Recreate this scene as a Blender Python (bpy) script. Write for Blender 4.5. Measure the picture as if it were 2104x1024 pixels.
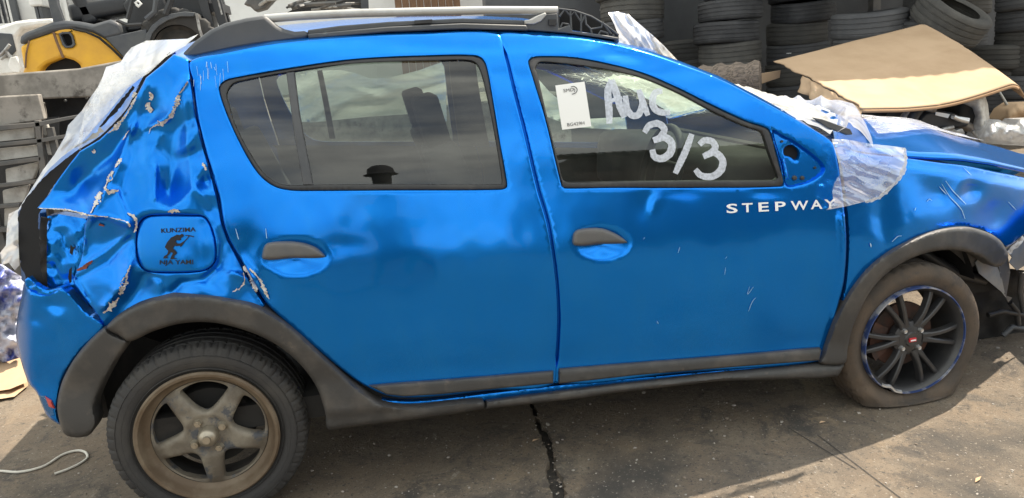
import bpy, bmesh, math, random
import numpy as np
from mathutils import Vector, Matrix, Quaternion
from mathutils.geometry import delaunay_2d_cdt

for o in list(bpy.data.objects): bpy.data.objects.remove(o)
scene = bpy.context.scene
COL = scene.collection

# ------------------------------------------------------------------ camera
PW, PH = 2104.0, 1024.0
CAM = np.array([0.665, -2.339, 1.438]); FPX = 1540.0
YAW, PITCH, ROLL = .163, -.251, -.084
def _basis():
    cy, sy = math.cos(YAW), math.sin(YAW); cp, sp = math.cos(PITCH), math.sin(PITCH)
    f = np.array([sy*cp, cy*cp, sp]); r = np.array([cy, -sy, 0.0]); u = np.cross(r, f)
    c, s = math.cos(ROLL), math.sin(ROLL)
    return r*c+u*s, -r*s+u*c, f
CR, CU, CF = _basis()
cam = bpy.data.cameras.new('camera'); camo = bpy.data.objects.new('camera', cam); COL.objects.link(camo)
cam.sensor_fit = 'HORIZONTAL'; cam.sensor_width = 36.0; cam.lens = 36.0*FPX/PW
cam.clip_start = .02; cam.clip_end = 500
camo.matrix_world = Matrix(((CR[0], CU[0], -CF[0], CAM[0]), (CR[1], CU[1], -CF[1], CAM[1]), (CR[2], CU[2], -CF[2], CAM[2]), (0, 0, 0, 1)))
scene.camera = camo

# ------------------------------------------------------------------ sky, sun, exposure
SUN = Vector((.60, .34, 1.0)).normalized()
world = bpy.data.worlds.new('World'); scene.world = world; world.use_nodes = True
nt = world.node_tree; N = nt.nodes; L = nt.links; N.clear()
wo = N.new('ShaderNodeOutputWorld'); bg = N.new('ShaderNodeBackground'); sk = N.new('ShaderNodeTexSky')
sk.sky_type = 'NISHITA'; sk.sun_disc = False; sk.sun_elevation = math.asin(SUN.z); sk.sun_rotation = math.atan2(SUN.x, SUN.y)
sk.dust_density = 2.0; sk.air_density = 1.0
# broken cloud cover, the same all over the sky
tc = N.new('ShaderNodeTexCoord'); mp = N.new('ShaderNodeMapping'); mp.inputs['Scale'].default_value = (1, 1, 3.0)
cn = N.new('ShaderNodeTexNoise'); cn.inputs['Scale'].default_value = 1.9; cn.inputs['Detail'].default_value = 7; cn.inputs['Roughness'].default_value = .55
cr_ = N.new('ShaderNodeValToRGB'); cr_.color_ramp.elements[0].position = .30; cr_.color_ramp.elements[1].position = .54
cn2 = N.new('ShaderNodeTexNoise'); cn2.inputs['Scale'].default_value = 3.7; cn2.inputs['Detail'].default_value = 6
cc = N.new('ShaderNodeValToRGB'); cc.color_ramp.elements[0].color = (4.6, 4.8, 4.8, 1); cc.color_ramp.elements[1].color = (10.0, 10.2, 9.4, 1)
cc.color_ramp.elements[0].position = .35; cc.color_ramp.elements[1].position = .65
mx = N.new('ShaderNodeMix'); mx.data_type = 'RGBA'
L.new(tc.outputs['Generated'], mp.inputs[0]); L.new(mp.outputs[0], cn.inputs['Vector']); L.new(mp.outputs[0], cn2.inputs['Vector'])
L.new(cn.outputs['Fac'], cr_.inputs[0]); L.new(cn2.outputs['Fac'], cc.inputs[0])
L.new(cr_.outputs[0], mx.inputs[0]); L.new(sk.outputs[0], mx.inputs[6]); L.new(cc.outputs[0], mx.inputs[7])
L.new(mx.outputs[2], bg.inputs[0]); bg.inputs[1].default_value = .125; L.new(bg.outputs[0], wo.inputs[0])
sun = bpy.data.lights.new('sun', 'SUN'); sun.energy = 4.9; sun.angle = math.radians(.53); sun.color = (1, .89, .74)
suno = bpy.data.objects.new('sun', sun); COL.objects.link(suno)
suno.rotation_euler = (-SUN).to_track_quat('-Z', 'Y').to_euler()
vs = scene.view_settings; vs.view_transform = 'Standard'; vs.look = 'None'; vs.gamma = 1; vs.use_curve_mapping = False; vs.exposure = .95

# ------------------------------------------------------------------ geometry helpers
rng = np.random.default_rng(7); random.seed(7)
def ray(x, y):
    x = np.asarray(x, float); y = np.asarray(y, float)
    return CF+np.multiply.outer((x-PW/2)/FPX, CR)+np.multiply.outer((PH/2-y)/FPX, CU)
def proj(P):
    d = np.asarray(P, float)-CAM; z = d@CF
    return PW/2+FPX*(d@CR)/z, PH/2-FPX*(d@CU)/z
# side surface of the car body, distance from the widest line as a function of length and height
_u = np.array([.05, .25, .32, .39, .43, .47, .55, .70, .78, .86, .95, 1.01, 1.05, 1.20, 1.35, 1.45, 1.52, 1.60, 1.75])
_s = np.array([-.3, -.1, .10, .12, -.16, -.14, -.05, -.01, .045, .145, .195, .19, .16, .22, .33, .55, .9, 1.5, 1.5])
_uu = np.linspace(.05, 1.75, 600); _pp = np.cumsum(np.interp(_uu, _u, _s))*(_uu[1]-_uu[0]); _pp -= np.interp(.72, _uu, _pp)
_k = np.exp(-np.linspace(-2, 2, 25)**2); _k /= _k.sum(); _pp = np.convolve(np.pad(_pp, 12, mode='edge'), _k, 'valid')
YM = 1.73
def S(X, Z):
    u = Z+.085*(X-1.05)
    y = np.interp(u, _uu, _pp)+.012*(X-1.2)**2
    return y+.20*np.maximum(0, .15-X)**2+.22*np.maximum(0, X-2.25)**2
def W(x, y, off=0.0):
    x = np.asarray(x, float); d = ray(x, y); Y = np.zeros(np.shape(x))
    for _ in range(25):
        t = (Y-CAM[1])/d[..., 1]; P = CAM+d*t[..., None]
        Y = .5*Y+.5*(S(P[..., 0], P[..., 2])+off)
    return CAM+d*((Y-CAM[1])/d[..., 1])[..., None]
def PY(x, y, Y):
    d = ray(x, y); return CAM+d*((Y-CAM[1])/d[..., 1])[..., None]
def PZ(x, y, Z):
    d = ray(x, y); return CAM+d*((Z-CAM[2])/d[..., 2])[..., None]
def PD(x, y, D):
    return CAM+ray(x, y)*D
def vnoise(x, y, seed=0, octaves=3):
    out = 0*np.asarray(x, float); a = 1.0; tot = 0
    for o in range(octaves):
        r = np.random.default_rng(seed*17+o); g = r.random((64, 64))
        xi = np.floor(x).astype(int); yi = np.floor(y).astype(int); fx = x-xi; fy = y-yi
        fx = fx*fx*(3-2*fx); fy = fy*fy*(3-2*fy)
        G = lambda i, j: g[i % 64, j % 64]
        out = out+a*((G(xi, yi)*(1-fx)+G(xi+1, yi)*fx)*(1-fy)+(G(xi, yi+1)*(1-fx)+G(xi+1, yi+1)*fx)*fy)
        tot += a; a *= .5; x = x*2.03; y = y*2.03
    return out/tot-.5
def catmull(pts, closed=True, step=6.0, smooth=True):
    p = np.array(pts, float); n = len(p); out = []
    rngn = n if closed else n-1
    for i in range(rngn):
        p1, p2 = p[i], p[(i+1) % n]
        p0 = p[(i-1) % n] if (closed or i > 0) else p1; p3 = p[(i+2) % n] if (closed or i < n-2) else p2
        k = max(1, int(np.linalg.norm(p2-p1)/step))
        for j in range(k):
            t = j/k
            if smooth:
                # centripetal-like clamp of tangents to avoid overshoot
                L_ = np.linalg.norm(p2-p1)
                m1 = (p2-p0)/(np.linalg.norm(p2-p1)+np.linalg.norm(p1-p0)+1e-9)*L_
                m2 = (p3-p1)/(np.linalg.norm(p3-p2)+np.linalg.norm(p2-p1)+1e-9)*L_
                h = 2*t**3-3*t**2+1, t**3-2*t**2+t, -2*t**3+3*t**2, t**3-t**2
                out.append(h[0]*p1+h[1]*m1+h[2]*p2+h[3]*m2)
            else: out.append(p1+(p2-p1)*t)
    if not closed: out.append(p[-1])
    return np.array(out)
def inside(pts, poly):
    x, y = pts[:, 0], pts[:, 1]; c = np.zeros(len(pts), bool)
    a = poly; b = np.roll(poly, -1, 0)
    for (x1, y1), (x2, y2) in zip(a, b):
        m = ((y1 > y) != (y2 > y))
        if m.any():
            c ^= m & (x < (x2-x1)*(y-y1)/((y2-y1) if y2 != y1 else 1e-9)+x1)
    return c
def segdist(pts, poly, closed=True):
    best = np.full(len(pts), 1e9)
    a = poly if closed else poly[:-1]; b = np.roll(poly, -1, 0) if closed else poly[1:]
    for p, q in zip(a, b):
        d = q-p; l = d@d+1e-12
        t = np.clip(((pts-p)@d)/l, 0, 1)
        best = np.minimum(best, np.hypot(*(pts-p-t[:, None]*d).T))
    return best
def obj(name, verts, faces, mat=None, parent=None, smooth=True, angle=40, mats=None, fmat=None):
    me = bpy.data.meshes.new(name); me.from_pydata([tuple(map(float, v)) for v in verts], [], [tuple(map(int, f)) for f in faces]); me.update()
    if mats:
        for m in mats: me.materials.append(m)
        me.polygons.foreach_set('material_index', list(fmat))
    elif mat: me.materials.append(mat)
    if smooth:
        me.polygons.foreach_set('use_smooth', [True]*len(me.polygons)); me.set_sharp_from_angle(angle=math.radians(angle))
    o = bpy.data.objects.new(name, me); COL.objects.link(o)
    if parent is not None: setpar(o, parent)
    return o
BASES = {}
def setpar(o, p):
    o.parent = p
    loc = BASES.get(p.name)
    if loc is not None: o.matrix_parent_inverse = Matrix.Translation(loc).inverted()
def thing(name, label, cat, loc=(0, 0, 0), group=None):
    o = bpy.data.objects.new(name, None); COL.objects.link(o); o.location = loc; o.empty_display_size = .1
    BASES[o.name] = Vector(loc)
    return tag(o, label, cat, group)
def tag(o, label, cat, group=None):
    o['label'] = label; o['category'] = cat
    if group: o['group'] = group
    return o
def struct(o): o['kind'] = 'structure'; return o
def cdt(outline, holes, res, inner=None):
    polys = [outline]+list(holes); pts = []; edges = []
    for pl in polys:
        b = len(pts); n = len(pl); pts += [tuple(v) for v in pl]; edges += [(b+i, b+(i+1) % n) for i in range(n)]
    nb = len(pts); bp = np.array(pts)
    x0, y0 = outline.min(0); x1, y1 = outline.max(0)
    gx = []; r = 0; yy = y0+res*.5
    while yy < y1:
        xs = np.arange(x0+(res*.5 if r % 2 else res*.05), x1, res); gx.append(np.stack([xs, xs*0+yy], 1)); yy += res*.866; r += 1
    g = np.concatenate(gx) if gx else np.zeros((0, 2))
    if inner is not None and len(inner): g = np.concatenate([g, inner])
    m = inside(g, outline)
    for h in holes: m &= ~inside(g, h)
    g = g[m]
    dd = np.full(len(g), 1e9)
    for pl in polys: dd = np.minimum(dd, segdist(g, pl)) if len(g) else dd
    keep = dd > (res*.35 if inner is None else 1.0)
    g = g[keep]
    allp = np.concatenate([bp, g]) if len(g) else bp
    V, E_, F, ov, oe, of = delaunay_2d_cdt([Vector(p) for p in allp], edges, [], 0, 1e-6)
    V = np.array([(v.x, v.y) for v in V]); F = np.array([f for f in F if len(f) == 3])
    c = V[F].mean(1); m = inside(c, outline)
    for h in holes: m &= ~inside(c, h)
    return V, F[m]
def boundary(F):
    cnt = {}
    for f in F:
        for a, b in ((f[0], f[1]), (f[1], f[2]), (f[2], f[0])):
            if (b, a) in cnt: del cnt[(b, a)]
            else: cnt[(a, b)] = 1
    return list(cnt)
def rings(poly, ds):
    e = np.roll(poly, -1, 0)-np.roll(poly, 1, 0); n = np.stack([-e[:, 1], e[:, 0]], 1); n /= np.linalg.norm(n, axis=1)[:, None]+1e-9
    return np.concatenate([poly+s*d*n for d in ds for s in (1, -1)])
def panel(name, outline, mat, parent=None, holes=(), off=0.0, disp=None, res=9.0, flange=.018, rnd=3.0, rdep=.004, smooth=True, step=6.0, mirror=False, place=None, angle=50, extra=None):
    """sheet-metal style panel on the car's side surface; flange > 0 gives it folded edges of that depth"""
    outl = catmull(outline, True, step, smooth); hl = [catmull(h, True, step, True) for h in holes]
    inn = None
    if rnd > 0: inn = np.concatenate([rings(p, (rnd*.5, rnd)) for p in [outl]+hl])
    if extra is not None: inn = extra if inn is None else np.concatenate([inn, extra])
    V, F = cdt(outl, hl, res, inn)
    d = segdist(V, outl)
    for h in hl: d = np.minimum(d, segdist(V, h))
    o_ = off(V[:, 0], V[:, 1]) if callable(off) else np.full(len(V), float(off))
    if disp is not None: o_ = o_+disp(V[:, 0], V[:, 1])
    if rnd > 0:
        k = np.clip(1-d/rnd, 0, 1); o_ = o_+rdep*(1-np.sqrt(np.clip(1-k*k, 0, 1)))
    P = place(V[:, 0], V[:, 1], o_) if place else W(V[:, 0], V[:, 1], o_)
    if mirror: P = P.copy(); P[:, 1] = YM-P[:, 1]
    # px y points down: CDT is ccw in px -> facing away from the camera; flip so normals face the camera
    F = F[:, ::-1]
    if mirror: F = F[:, ::-1]
    faces = [tuple(f) for f in F]; verts = list(P)
    if flange:
        be = boundary(F); idx = {}
        s = -1 if mirror else 1
        for a, b in be:
            for q in (a, b):
                if q not in idx:
                    idx[q] = len(verts); verts.append(P[q]+np.array([0, flange*s, 0]))
            faces.append((b, a, idx[a], idx[b]))
    return obj(name, verts, faces, mat, parent, angle=angle)
def plate(name, outline, Y, thick, mat, parent=None, smooth=False, step=6.0, bevel=0.0, holes=(), space='px', res=60.):
    """solid slab whose front outline lies in the plane y = Y, extruded away from it"""
    outl = catmull(outline, True, step, True) if smooth else np.array(outline, float)
    hl = [np.array(h, float) for h in holes]
    V, F = cdt(outl, hl, res)
    P = PY(V[:, 0], V[:, 1], Y) if space == 'px' else np.stack([V[:, 0], V[:, 0]*0+Y, V[:, 1]], 1)
    if space == 'px': F = F[:, ::-1]
    else: F = F
    n = len(P); B = P+np.array([0, thick, 0])
    faces = [tuple(f) for f in F]+[tuple(n+i for i in f[::-1]) for f in F]
    for a, b in boundary(F): faces.append((b, a, n+a, n+b))
    o = obj(name, np.concatenate([P, B]), faces, mat, parent, angle=30)
    if bevel:
        m = o.modifiers.new('bevel', 'BEVEL'); m.width = bevel; m.segments = 2; m.limit_method = 'ANGLE'; m.angle_limit = math.radians(40)
    return o
def tube(name, pts, r, mat, parent=None, n=10, closed=False, cap=True):
    pts = np.array(pts, float); m = len(pts); rr = np.broadcast_to(np.array(r, float), (m,))
    vs_, fs = [], []
    t = np.gradient(pts, axis=0) if not closed else np.roll(pts, -1, 0)-np.roll(pts, 1, 0)
    up = np.array([0, 0, 1.0])
    prev = None
    for i in range(m):
        d = t[i]/(np.linalg.norm(t[i])+1e-9)
        a = np.cross(d, up) if prev is None else prev-d*(prev@d)
        if np.linalg.norm(a) < 1e-3: a = np.cross(d, np.array([1.0, 0, 0]))
        a /= np.linalg.norm(a); b = np.cross(d, a); prev = a
        for k in range(n):
            w = 2*math.pi*k/n; vs_.append(pts[i]+rr[i]*(math.cos(w)*a+math.sin(w)*b))
    for i in range(m if closed else m-1):
        j = (i+1) % m
        for k in range(n): fs.append((i*n+k, i*n+(k+1) % n, j*n+(k+1) % n, j*n+k))
    if cap and not closed: fs.append(tuple(range(n))[::-1]); fs.append(tuple((m-1)*n+k for k in range(n)))
    return obj(name, vs_, fs, mat, parent, angle=50)
def lathe(prof, n, c, axis='y', mod=None, a0=0, a1=2*math.pi):
    """profile of (radius, axial) pairs spun about an axis through c; returns verts, faces"""
    prof = np.array(prof, float); m = len(prof); full = abs(a1-a0-2*math.pi) < 1e-6
    V = []; F = []
    cols = n if full else n+1
    for i in range(cols):
        a = a0+(a1-a0)*i/n
        for j, (r, h) in enumerate(prof):
            if mod: r, h = mod(a, j, r, h, i)
            if axis == 'y': V.append((c[0]+r*math.cos(a), c[1]+h, c[2]+r*math.sin(a)))
            else: V.append((c[0]+r*math.cos(a), c[1]+r*math.sin(a), c[2]+h))
    for i in range(n):
        i2 = (i+1) % cols
        for j in range(m-1): F.append((i*m+j, i2*m+j, i2*m+j+1, i*m+j+1))
    return np.array(V), F
def boxv(x0, x1, y0, y1, z0, z1):
    V = [(x, y, z) for x in (x0, x1) for y in (y0, y1) for z in (z0, z1)]
    F = [(0, 1, 3, 2), (4, 6, 7, 5), (0, 4, 5, 1), (2, 3, 7, 6), (0, 2, 6, 4), (1, 5, 7, 3)]
    return V, F
def box(name, x0, x1, y0, y1, z0, z1, mat, parent=None, bevel=.01, rot=0):
    V, F = boxv(x0, x1, y0, y1, z0, z1)
    V = np.array(V)
    if rot:
        c = V.mean(0); co, si = math.cos(rot), math.sin(rot); q = V-c
        V = np.stack([q[:, 0]*co-q[:, 1]*si, q[:, 0]*si+q[:, 1]*co, q[:, 2]], 1)+c
    o = obj(name, V, F, mat, parent, smooth=False)
    if bevel:
        m = o.modifiers.new('bevel', 'BEVEL'); m.width = bevel; m.segments = 2
    return o
def grid(name, fn, nu, nv, mat, parent=None, flip=False, thick=0):
    u = np.linspace(0, 1, nu+1); v = np.linspace(0, 1, nv+1); U, Vv = np.meshgrid(u, v, indexing='ij')
    P = fn(U.ravel(), Vv.ravel()); F = []
    for i in range(nu):
        for j in range(nv):
            a = i*(nv+1)+j; f = (a, a+nv+1, a+nv+2, a+1); F.append(f[::-1] if flip else f)
    o = obj(name, P, F, mat, parent, angle=60)
    if thick:
        m = o.modifiers.new('solidify', 'SOLIDIFY'); m.thickness = thick; m.offset = 0
    return o
def ribbon(name, pts, width, mat, parent=None, off=-.002, disp=None, jag=.35, seed=0, place=None, step=5., smooth=True):
    """a narrow strip lying on the body surface (chipped paint, scratches, brushed letters)"""
    c = catmull(pts, False, step, smooth); n = len(c)
    w = np.interp(np.linspace(0, 1, n), np.linspace(0, 1, len(np.atleast_1d(width))), np.atleast_1d(width)).astype(float)
    r = np.random.default_rng(seed+len(pts)*13+int(c[0, 0])); t = np.gradient(c, axis=0); nn = np.stack([-t[:, 1], t[:, 0]], 1); nn /= np.linalg.norm(nn, axis=1)[:, None]+1e-9
    if jag > .5: w = w*(.35+1.1*np.abs(np.interp(np.arange(n), np.arange(0, n+4, 4), r.random(len(np.arange(0, n+4, 4))))))
    a = c+nn*(w*.5*(1+jag*(r.random(n)-.5)*2))[:, None]; b = c-nn*(w*.5*(1+jag*(r.random(n)-.5)*2))[:, None]
    q = np.concatenate([a, b]); o_ = np.full(len(q), off)
    if disp is not None: o_ = o_+disp(q[:, 0], q[:, 1])
    P = place(q[:, 0], q[:, 1], o_) if place else W(q[:, 0], q[:, 1], o_)
    F = [(i, i+1, n+i+1, n+i) for i in range(n-1)]
    return obj(name, P, F, mat, parent)
def text_mesh(name, s, px0, px1, hpx, mat, parent, off=-.003, disp=None, place=None, bold=0.0, space=1.0):
    """flat lettering fitted between two photo points along the body surface"""
    cu = bpy.data.curves.new('t', 'FONT'); cu.body = s; cu.space_character = space; cu.resolution_u = 3; cu.offset = bold
    to = bpy.data.objects.new('t', cu); COL.objects.link(to); bpy.context.view_layer.update()
    me = to.evaluated_get(bpy.context.evaluated_depsgraph_get()).to_mesh()
    V = np.array([v.co[:] for v in me.vertices]); F = [tuple(p.vertices) for p in me.polygons]
    to.evaluated_get(bpy.context.evaluated_depsgraph_get()).to_mesh_clear(); bpy.data.objects.remove(to); bpy.data.curves.remove(cu)
    x = (V[:, 0]-V[:, 0].min())/(V[:, 0].max()-V[:, 0].min()); y = V[:, 1]/.73
    p0, p1 = np.array(px0, float), np.array(px1, float); d = p1-p0; up = np.array([d[1], -d[0]])/np.linalg.norm(d)
    q = p0+x[:, None]*d+y[:, None]*hpx*up
    o_ = np.full(len(q), off)
    if disp is not None: o_ = o_+disp(q[:, 0], q[:, 1])
    P = place(q[:, 0], q[:, 1], o_) if place else W(q[:, 0], q[:, 1], o_)
    return obj(name, P, F, mat, parent, smooth=False)

# ------------------------------------------------------------------ materials
def node_mat(name):
    m = bpy.data.materials.new(name); m.use_nodes = True; n = m.node_tree.nodes; n.clear()
    out = n.new('ShaderNodeOutputMaterial'); return m, n, m.node_tree.links, out
def M(name, base, rough=.5, metal=0.0, c2=None, nscale=8.0, lo=.4, hi=.6, bump=0.0, bscale=60.0, coat=0.0, spec=.5, c3=None, n3=3.0, lo3=.5, hi3=.62, rough2=None, stretch=(1, 1, 1), bdist=.004, detail=6):
    m, n, l, out = node_mat(name); p = n.new('ShaderNodeBsdfPrincipled'); l.new(p.outputs[0], out.inputs[0])
    p.inputs['Base Color'].default_value = (*base, 1); p.inputs['Roughness'].default_value = rough; p.inputs['Metallic'].default_value = metal
    p.inputs['Coat Weight'].default_value = coat; p.inputs['Coat Roughness'].default_value = .04; p.inputs['Specular IOR Level'].default_value = spec
    g = n.new('ShaderNodeNewGeometry'); mp = n.new('ShaderNodeMapping'); mp.inputs['Scale'].default_value = stretch; l.new(g.outputs['Position'], mp.inputs[0])
    src = None
    if c2 is not None:
        t = n.new('ShaderNodeTexNoise'); t.inputs['Scale'].default_value = nscale; t.inputs['Detail'].default_value = detail; t.inputs['Roughness'].default_value = .62; l.new(mp.outputs[0], t.inputs['Vector'])
        r = n.new('ShaderNodeMapRange'); r.inputs[1].default_value = lo; r.inputs[2].default_value = hi; l.new(t.outputs['Fac'], r.inputs[0])
        mx = n.new('ShaderNodeMix'); mx.data_type = 'RGBA'; mx.inputs[6].default_value = (*base, 1); mx.inputs[7].default_value = (*c2, 1); l.new(r.outputs[0], mx.inputs[0]); src = mx.outputs[2]
        if rough2 is not None:
            rr = n.new('ShaderNodeMapRange'); rr.inputs[3].default_value = rough; rr.inputs[4].default_value = rough2; l.new(r.outputs[0], rr.inputs[0]); l.new(rr.outputs[0], p.inputs['Roughness'])
    if c3 is not None:
        t = n.new('ShaderNodeTexNoise'); t.inputs['Scale'].default_value = n3; t.inputs['Detail'].default_value = 8; t.inputs['Roughness'].default_value = .7; l.new(mp.outputs[0], t.inputs['Vector'])
        r = n.new('ShaderNodeMapRange'); r.inputs[1].default_value = lo3; r.inputs[2].default_value = hi3; l.new(t.outputs['Fac'], r.inputs[0])
        mx = n.new('ShaderNodeMix'); mx.data_type = 'RGBA'; mx.inputs[7].default_value = (*c3, 1); l.new(r.outputs[0], mx.inputs[0])
        if src: l.new(src, mx.inputs[6])
        else: mx.inputs[6].default_value = (*base, 1)
        src = mx.outputs[2]
    if src: l.new(src, p.inputs['Base Color'])
    if bump:
        t = n.new('ShaderNodeTexNoise'); t.inputs['Scale'].default_value = bscale; t.inputs['Detail'].default_value = 5; l.new(mp.outputs[0], t.inputs['Vector'])
        b = n.new('ShaderNodeBump'); b.inputs['Strength'].default_value = bump; b.inputs['Distance'].default_value = bdist; l.new(t.outputs['Fac'], b.inputs['Height']); l.new(b.outputs[0], p.inputs['Normal'])
    return m
def glass_mat(name, tint, refl=.07, dirt=.06):
    m, n, l, out = node_mat(name)
    lw = n.new('ShaderNodeLayerWeight'); lw.inputs[0].default_value = .5
    pw = n.new('ShaderNodeMath'); pw.operation = 'POWER'; pw.inputs[1].default_value = 5; l.new(lw.outputs['Facing'], pw.inputs[0])
    ma = n.new('ShaderNodeMath'); ma.operation = 'MULTIPLY_ADD'; ma.inputs[1].default_value = 1-refl; ma.inputs[2].default_value = refl; l.new(pw.outputs[0], ma.inputs[0])
    tr = n.new('ShaderNodeBsdfTransparent'); tr.inputs[0].default_value = (*tint, 1)
    df = n.new('ShaderNodeBsdfDiffuse'); df.inputs[0].default_value = (.5, .48, .43, 1)
    g = n.new('ShaderNodeNewGeometry'); t = n.new('ShaderNodeTexNoise'); t.inputs['Scale'].default_value = 9; t.inputs['Detail'].default_value = 6; l.new(g.outputs['Position'], t.inputs['Vector'])
    r = n.new('ShaderNodeMapRange'); r.inputs[1].default_value = .3; r.inputs[2].default_value = .8; r.inputs[4].default_value = dirt*2; l.new(t.outputs['Fac'], r.inputs[0])
    m1 = n.new('ShaderNodeMixShader'); l.new(r.outputs[0], m1.inputs[0]); l.new(tr.outputs[0], m1.inputs[1]); l.new(df.outputs[0], m1.inputs[2])
    gl = n.new('ShaderNodeBsdfGlossy'); gl.inputs['Roughness'].default_value = .015
    m2 = n.new('ShaderNodeMixShader'); l.new(ma.outputs[0], m2.inputs[0]); l.new(m1.outputs[0], m2.inputs[1]); l.new(gl.outputs[0], m2.inputs[2]); l.new(m2.outputs[0], out.inputs[0])
    return m
def film_mat(name, opac=.6, col=(.8, .8, .78), wr=40.0, st=.5, wscale=(1, 1, 1), spread=.25, gloss=.22):
    m, n, l, out = node_mat(name); g = n.new('ShaderNodeNewGeometry'); mp = n.new('ShaderNodeMapping'); mp.inputs['Scale'].default_value = wscale; l.new(g.outputs['Position'], mp.inputs[0])
    t = n.new('ShaderNodeTexNoise'); t.inputs['Scale'].default_value = wr; t.inputs['Detail'].default_value = 5; t.inputs['Distortion'].default_value = 1.5; l.new(mp.outputs[0], t.inputs['Vector'])
    b = n.new('ShaderNodeBump'); b.inputs['Strength'].default_value = st; b.inputs['Distance'].default_value = .012; l.new(t.outputs['Fac'], b.inputs['Height'])
    df = n.new('ShaderNodeBsdfDiffuse'); df.inputs[0].default_value = (*col, 1); l.new(b.outputs[0], df.inputs['Normal'])
    tl = n.new('ShaderNodeBsdfTranslucent'); tl.inputs[0].default_value = (*col, 1); l.new(b.outputs[0], tl.inputs['Normal'])
    m1 = n.new('ShaderNodeMixShader'); m1.inputs[0].default_value = .5; l.new(df.outputs[0], m1.inputs[1]); l.new(tl.outputs[0], m1.inputs[2])
    tr = n.new('ShaderNodeBsdfTransparent')
    t2 = n.new('ShaderNodeTexNoise'); t2.inputs['Scale'].default_value = wr*.35; t2.inputs['Detail'].default_value = 6; t2.inputs['Distortion'].default_value = 2; l.new(mp.outputs[0], t2.inputs['Vector'])
    r = n.new('ShaderNodeMapRange'); r.inputs[1].default_value = .3; r.inputs[2].default_value = .7; r.inputs[3].default_value = max(0, opac-spread); r.inputs[4].default_value = min(1, opac+spread); l.new(t2.outputs['Fac'], r.inputs[0])
    m2 = n.new('ShaderNodeMixShader'); l.new(r.outputs[0], m2.inputs[0]); l.new(tr.outputs[0], m2.inputs[1]); l.new(m1.outputs[0], m2.inputs[2])
    gl = n.new('ShaderNodeBsdfGlossy'); gl.inputs['Roughness'].default_value = .18; l.new(b.outputs[0], gl.inputs['Normal'])
    m3 = n.new('ShaderNodeMixShader'); m3.inputs[0].default_value = gloss; l.new(m2.outputs[0], m3.inputs[1]); l.new(gl.outputs[0], m3.inputs[2]); l.new(m3.outputs[0], out.inputs[0])
    return m
def paint_mat(name='blue_metallic_paint', rough=.20, dust=.22):
    m, n, l, out = node_mat(name); p = n.new('ShaderNodeBsdfPrincipled'); l.new(p.outputs[0], out.inputs[0])
    g = n.new('ShaderNodeNewGeometry')
    # dust film: pale, patchy
    t = n.new('ShaderNodeTexNoise'); t.inputs['Scale'].default_value = 5; t.inputs['Detail'].default_value = 9; t.inputs['Roughness'].default_value = .7; mpp = n.new('ShaderNodeMapping'); mpp.inputs['Scale'].default_value = (2.2, 2.2, .7); l.new(g.outputs['Position'], mpp.inputs[0]); l.new(mpp.outputs[0], t.inputs['Vector'])
    r = n.new('ShaderNodeMapRange'); r.inputs[1].default_value = .45; r.inputs[2].default_value = .8; r.inputs[4].default_value = dust; l.new(t.outputs['Fac'], r.inputs[0])
    mx = n.new('ShaderNodeMix'); mx.data_type = 'RGBA'; mx.inputs[6].default_value = (.0, .183, .67, 1); mx.inputs[7].default_value = (.02, .24, .58, 1); l.new(r.outputs[0], mx.inputs[0]); l.new(mx.outputs[2], p.inputs['Base Color'])
    p.inputs['Metallic'].default_value = .80; p.inputs['Roughness'].default_value = rough
    p.inputs['Coat Weight'].default_value = .14; p.inputs['Coat Roughness'].default_value = .025; p.inputs['Coat IOR'].default_value = 1.5
    t3 = n.new('ShaderNodeTexNoise'); t3.inputs['Scale'].default_value = 7; t3.inputs['Detail'].default_value = 2; l.new(g.outputs['Position'], t3.inputs['Vector'])
    b = n.new('ShaderNodeBump'); b.inputs['Strength'].default_value = .25; b.inputs['Distance'].default_value = .003; l.new(t3.outputs['Fac'], b.inputs['Height']); l.new(b.outputs[0], p.inputs['Normal']); l.new(b.outputs[0], p.inputs['Coat Normal'])
    return m
PAINT = paint_mat(); PAINT_D = paint_mat('dusty_blue_paint', .30, .5)
M_clad = M('black_cladding', (.042, .041, .040), .55, c2=(.10, .088, .076), nscale=7, lo=.48, hi=.8, bump=.2, bscale=350, c3=(.20, .155, .115), n3=4.2, lo3=.60, hi3=.76)
M_trim = M('black_rubber_trim', (.022, .022, .024), .45, c2=(.06, .057, .052), nscale=12, lo=.5, hi=.8)
M_plast = M('dark_grey_plastic', (.055, .06, .068), .5, bump=.15, bscale=500, c2=(.08, .082, .085), nscale=4)
M_silver = M('silver_rail', (.42, .42, .41), .42, metal=.3, c2=(.32, .31, .29), nscale=14, lo=.5, hi=.8)
M_dark = M('dark_interior', (.02, .021, .023), .8, c2=(.035, .035, .037), nscale=6)
M_inner = M('grey_trim', (.07, .072, .075), .75, c2=(.05, .05, .052), nscale=9)
M_seat = M('seat_fabric', (.045, .045, .05), .9, bump=.3, bscale=300)
M_black = M('black_void', (.008, .008, .009), .9)
M_under = M('underbody', (.018, .017, .016), .85, c2=(.05, .042, .034), nscale=5, lo=.5, hi=.75, bump=.4, bscale=20)
M_primer = M('bare_primer', (.74, .71, .66), .7, c2=(.52, .49, .44), nscale=30, c3=(.3, .25, .2), n3=45, bump=.5, bscale=120)
M_rust = M('rust', (.24, .045, .02), .8, c2=(.1, .03, .02), nscale=50)
M_scratch = M('scratch', (.35, .5, .68), .6)
M_white = M('white_vinyl', (.8, .8, .8), .5)
M_vblack = M('grey_vinyl', (.025, .025, .03), .7, spec=.2)
M_handle = M('grey_handle', (.085, .085, .087), .5, c2=(.105, .10, .095), nscale=9)
M_paper = M('sticker_paper', (.78, .78, .76), .6)
M_print = M('sticker_print', (.05, .05, .055), .6)
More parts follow.
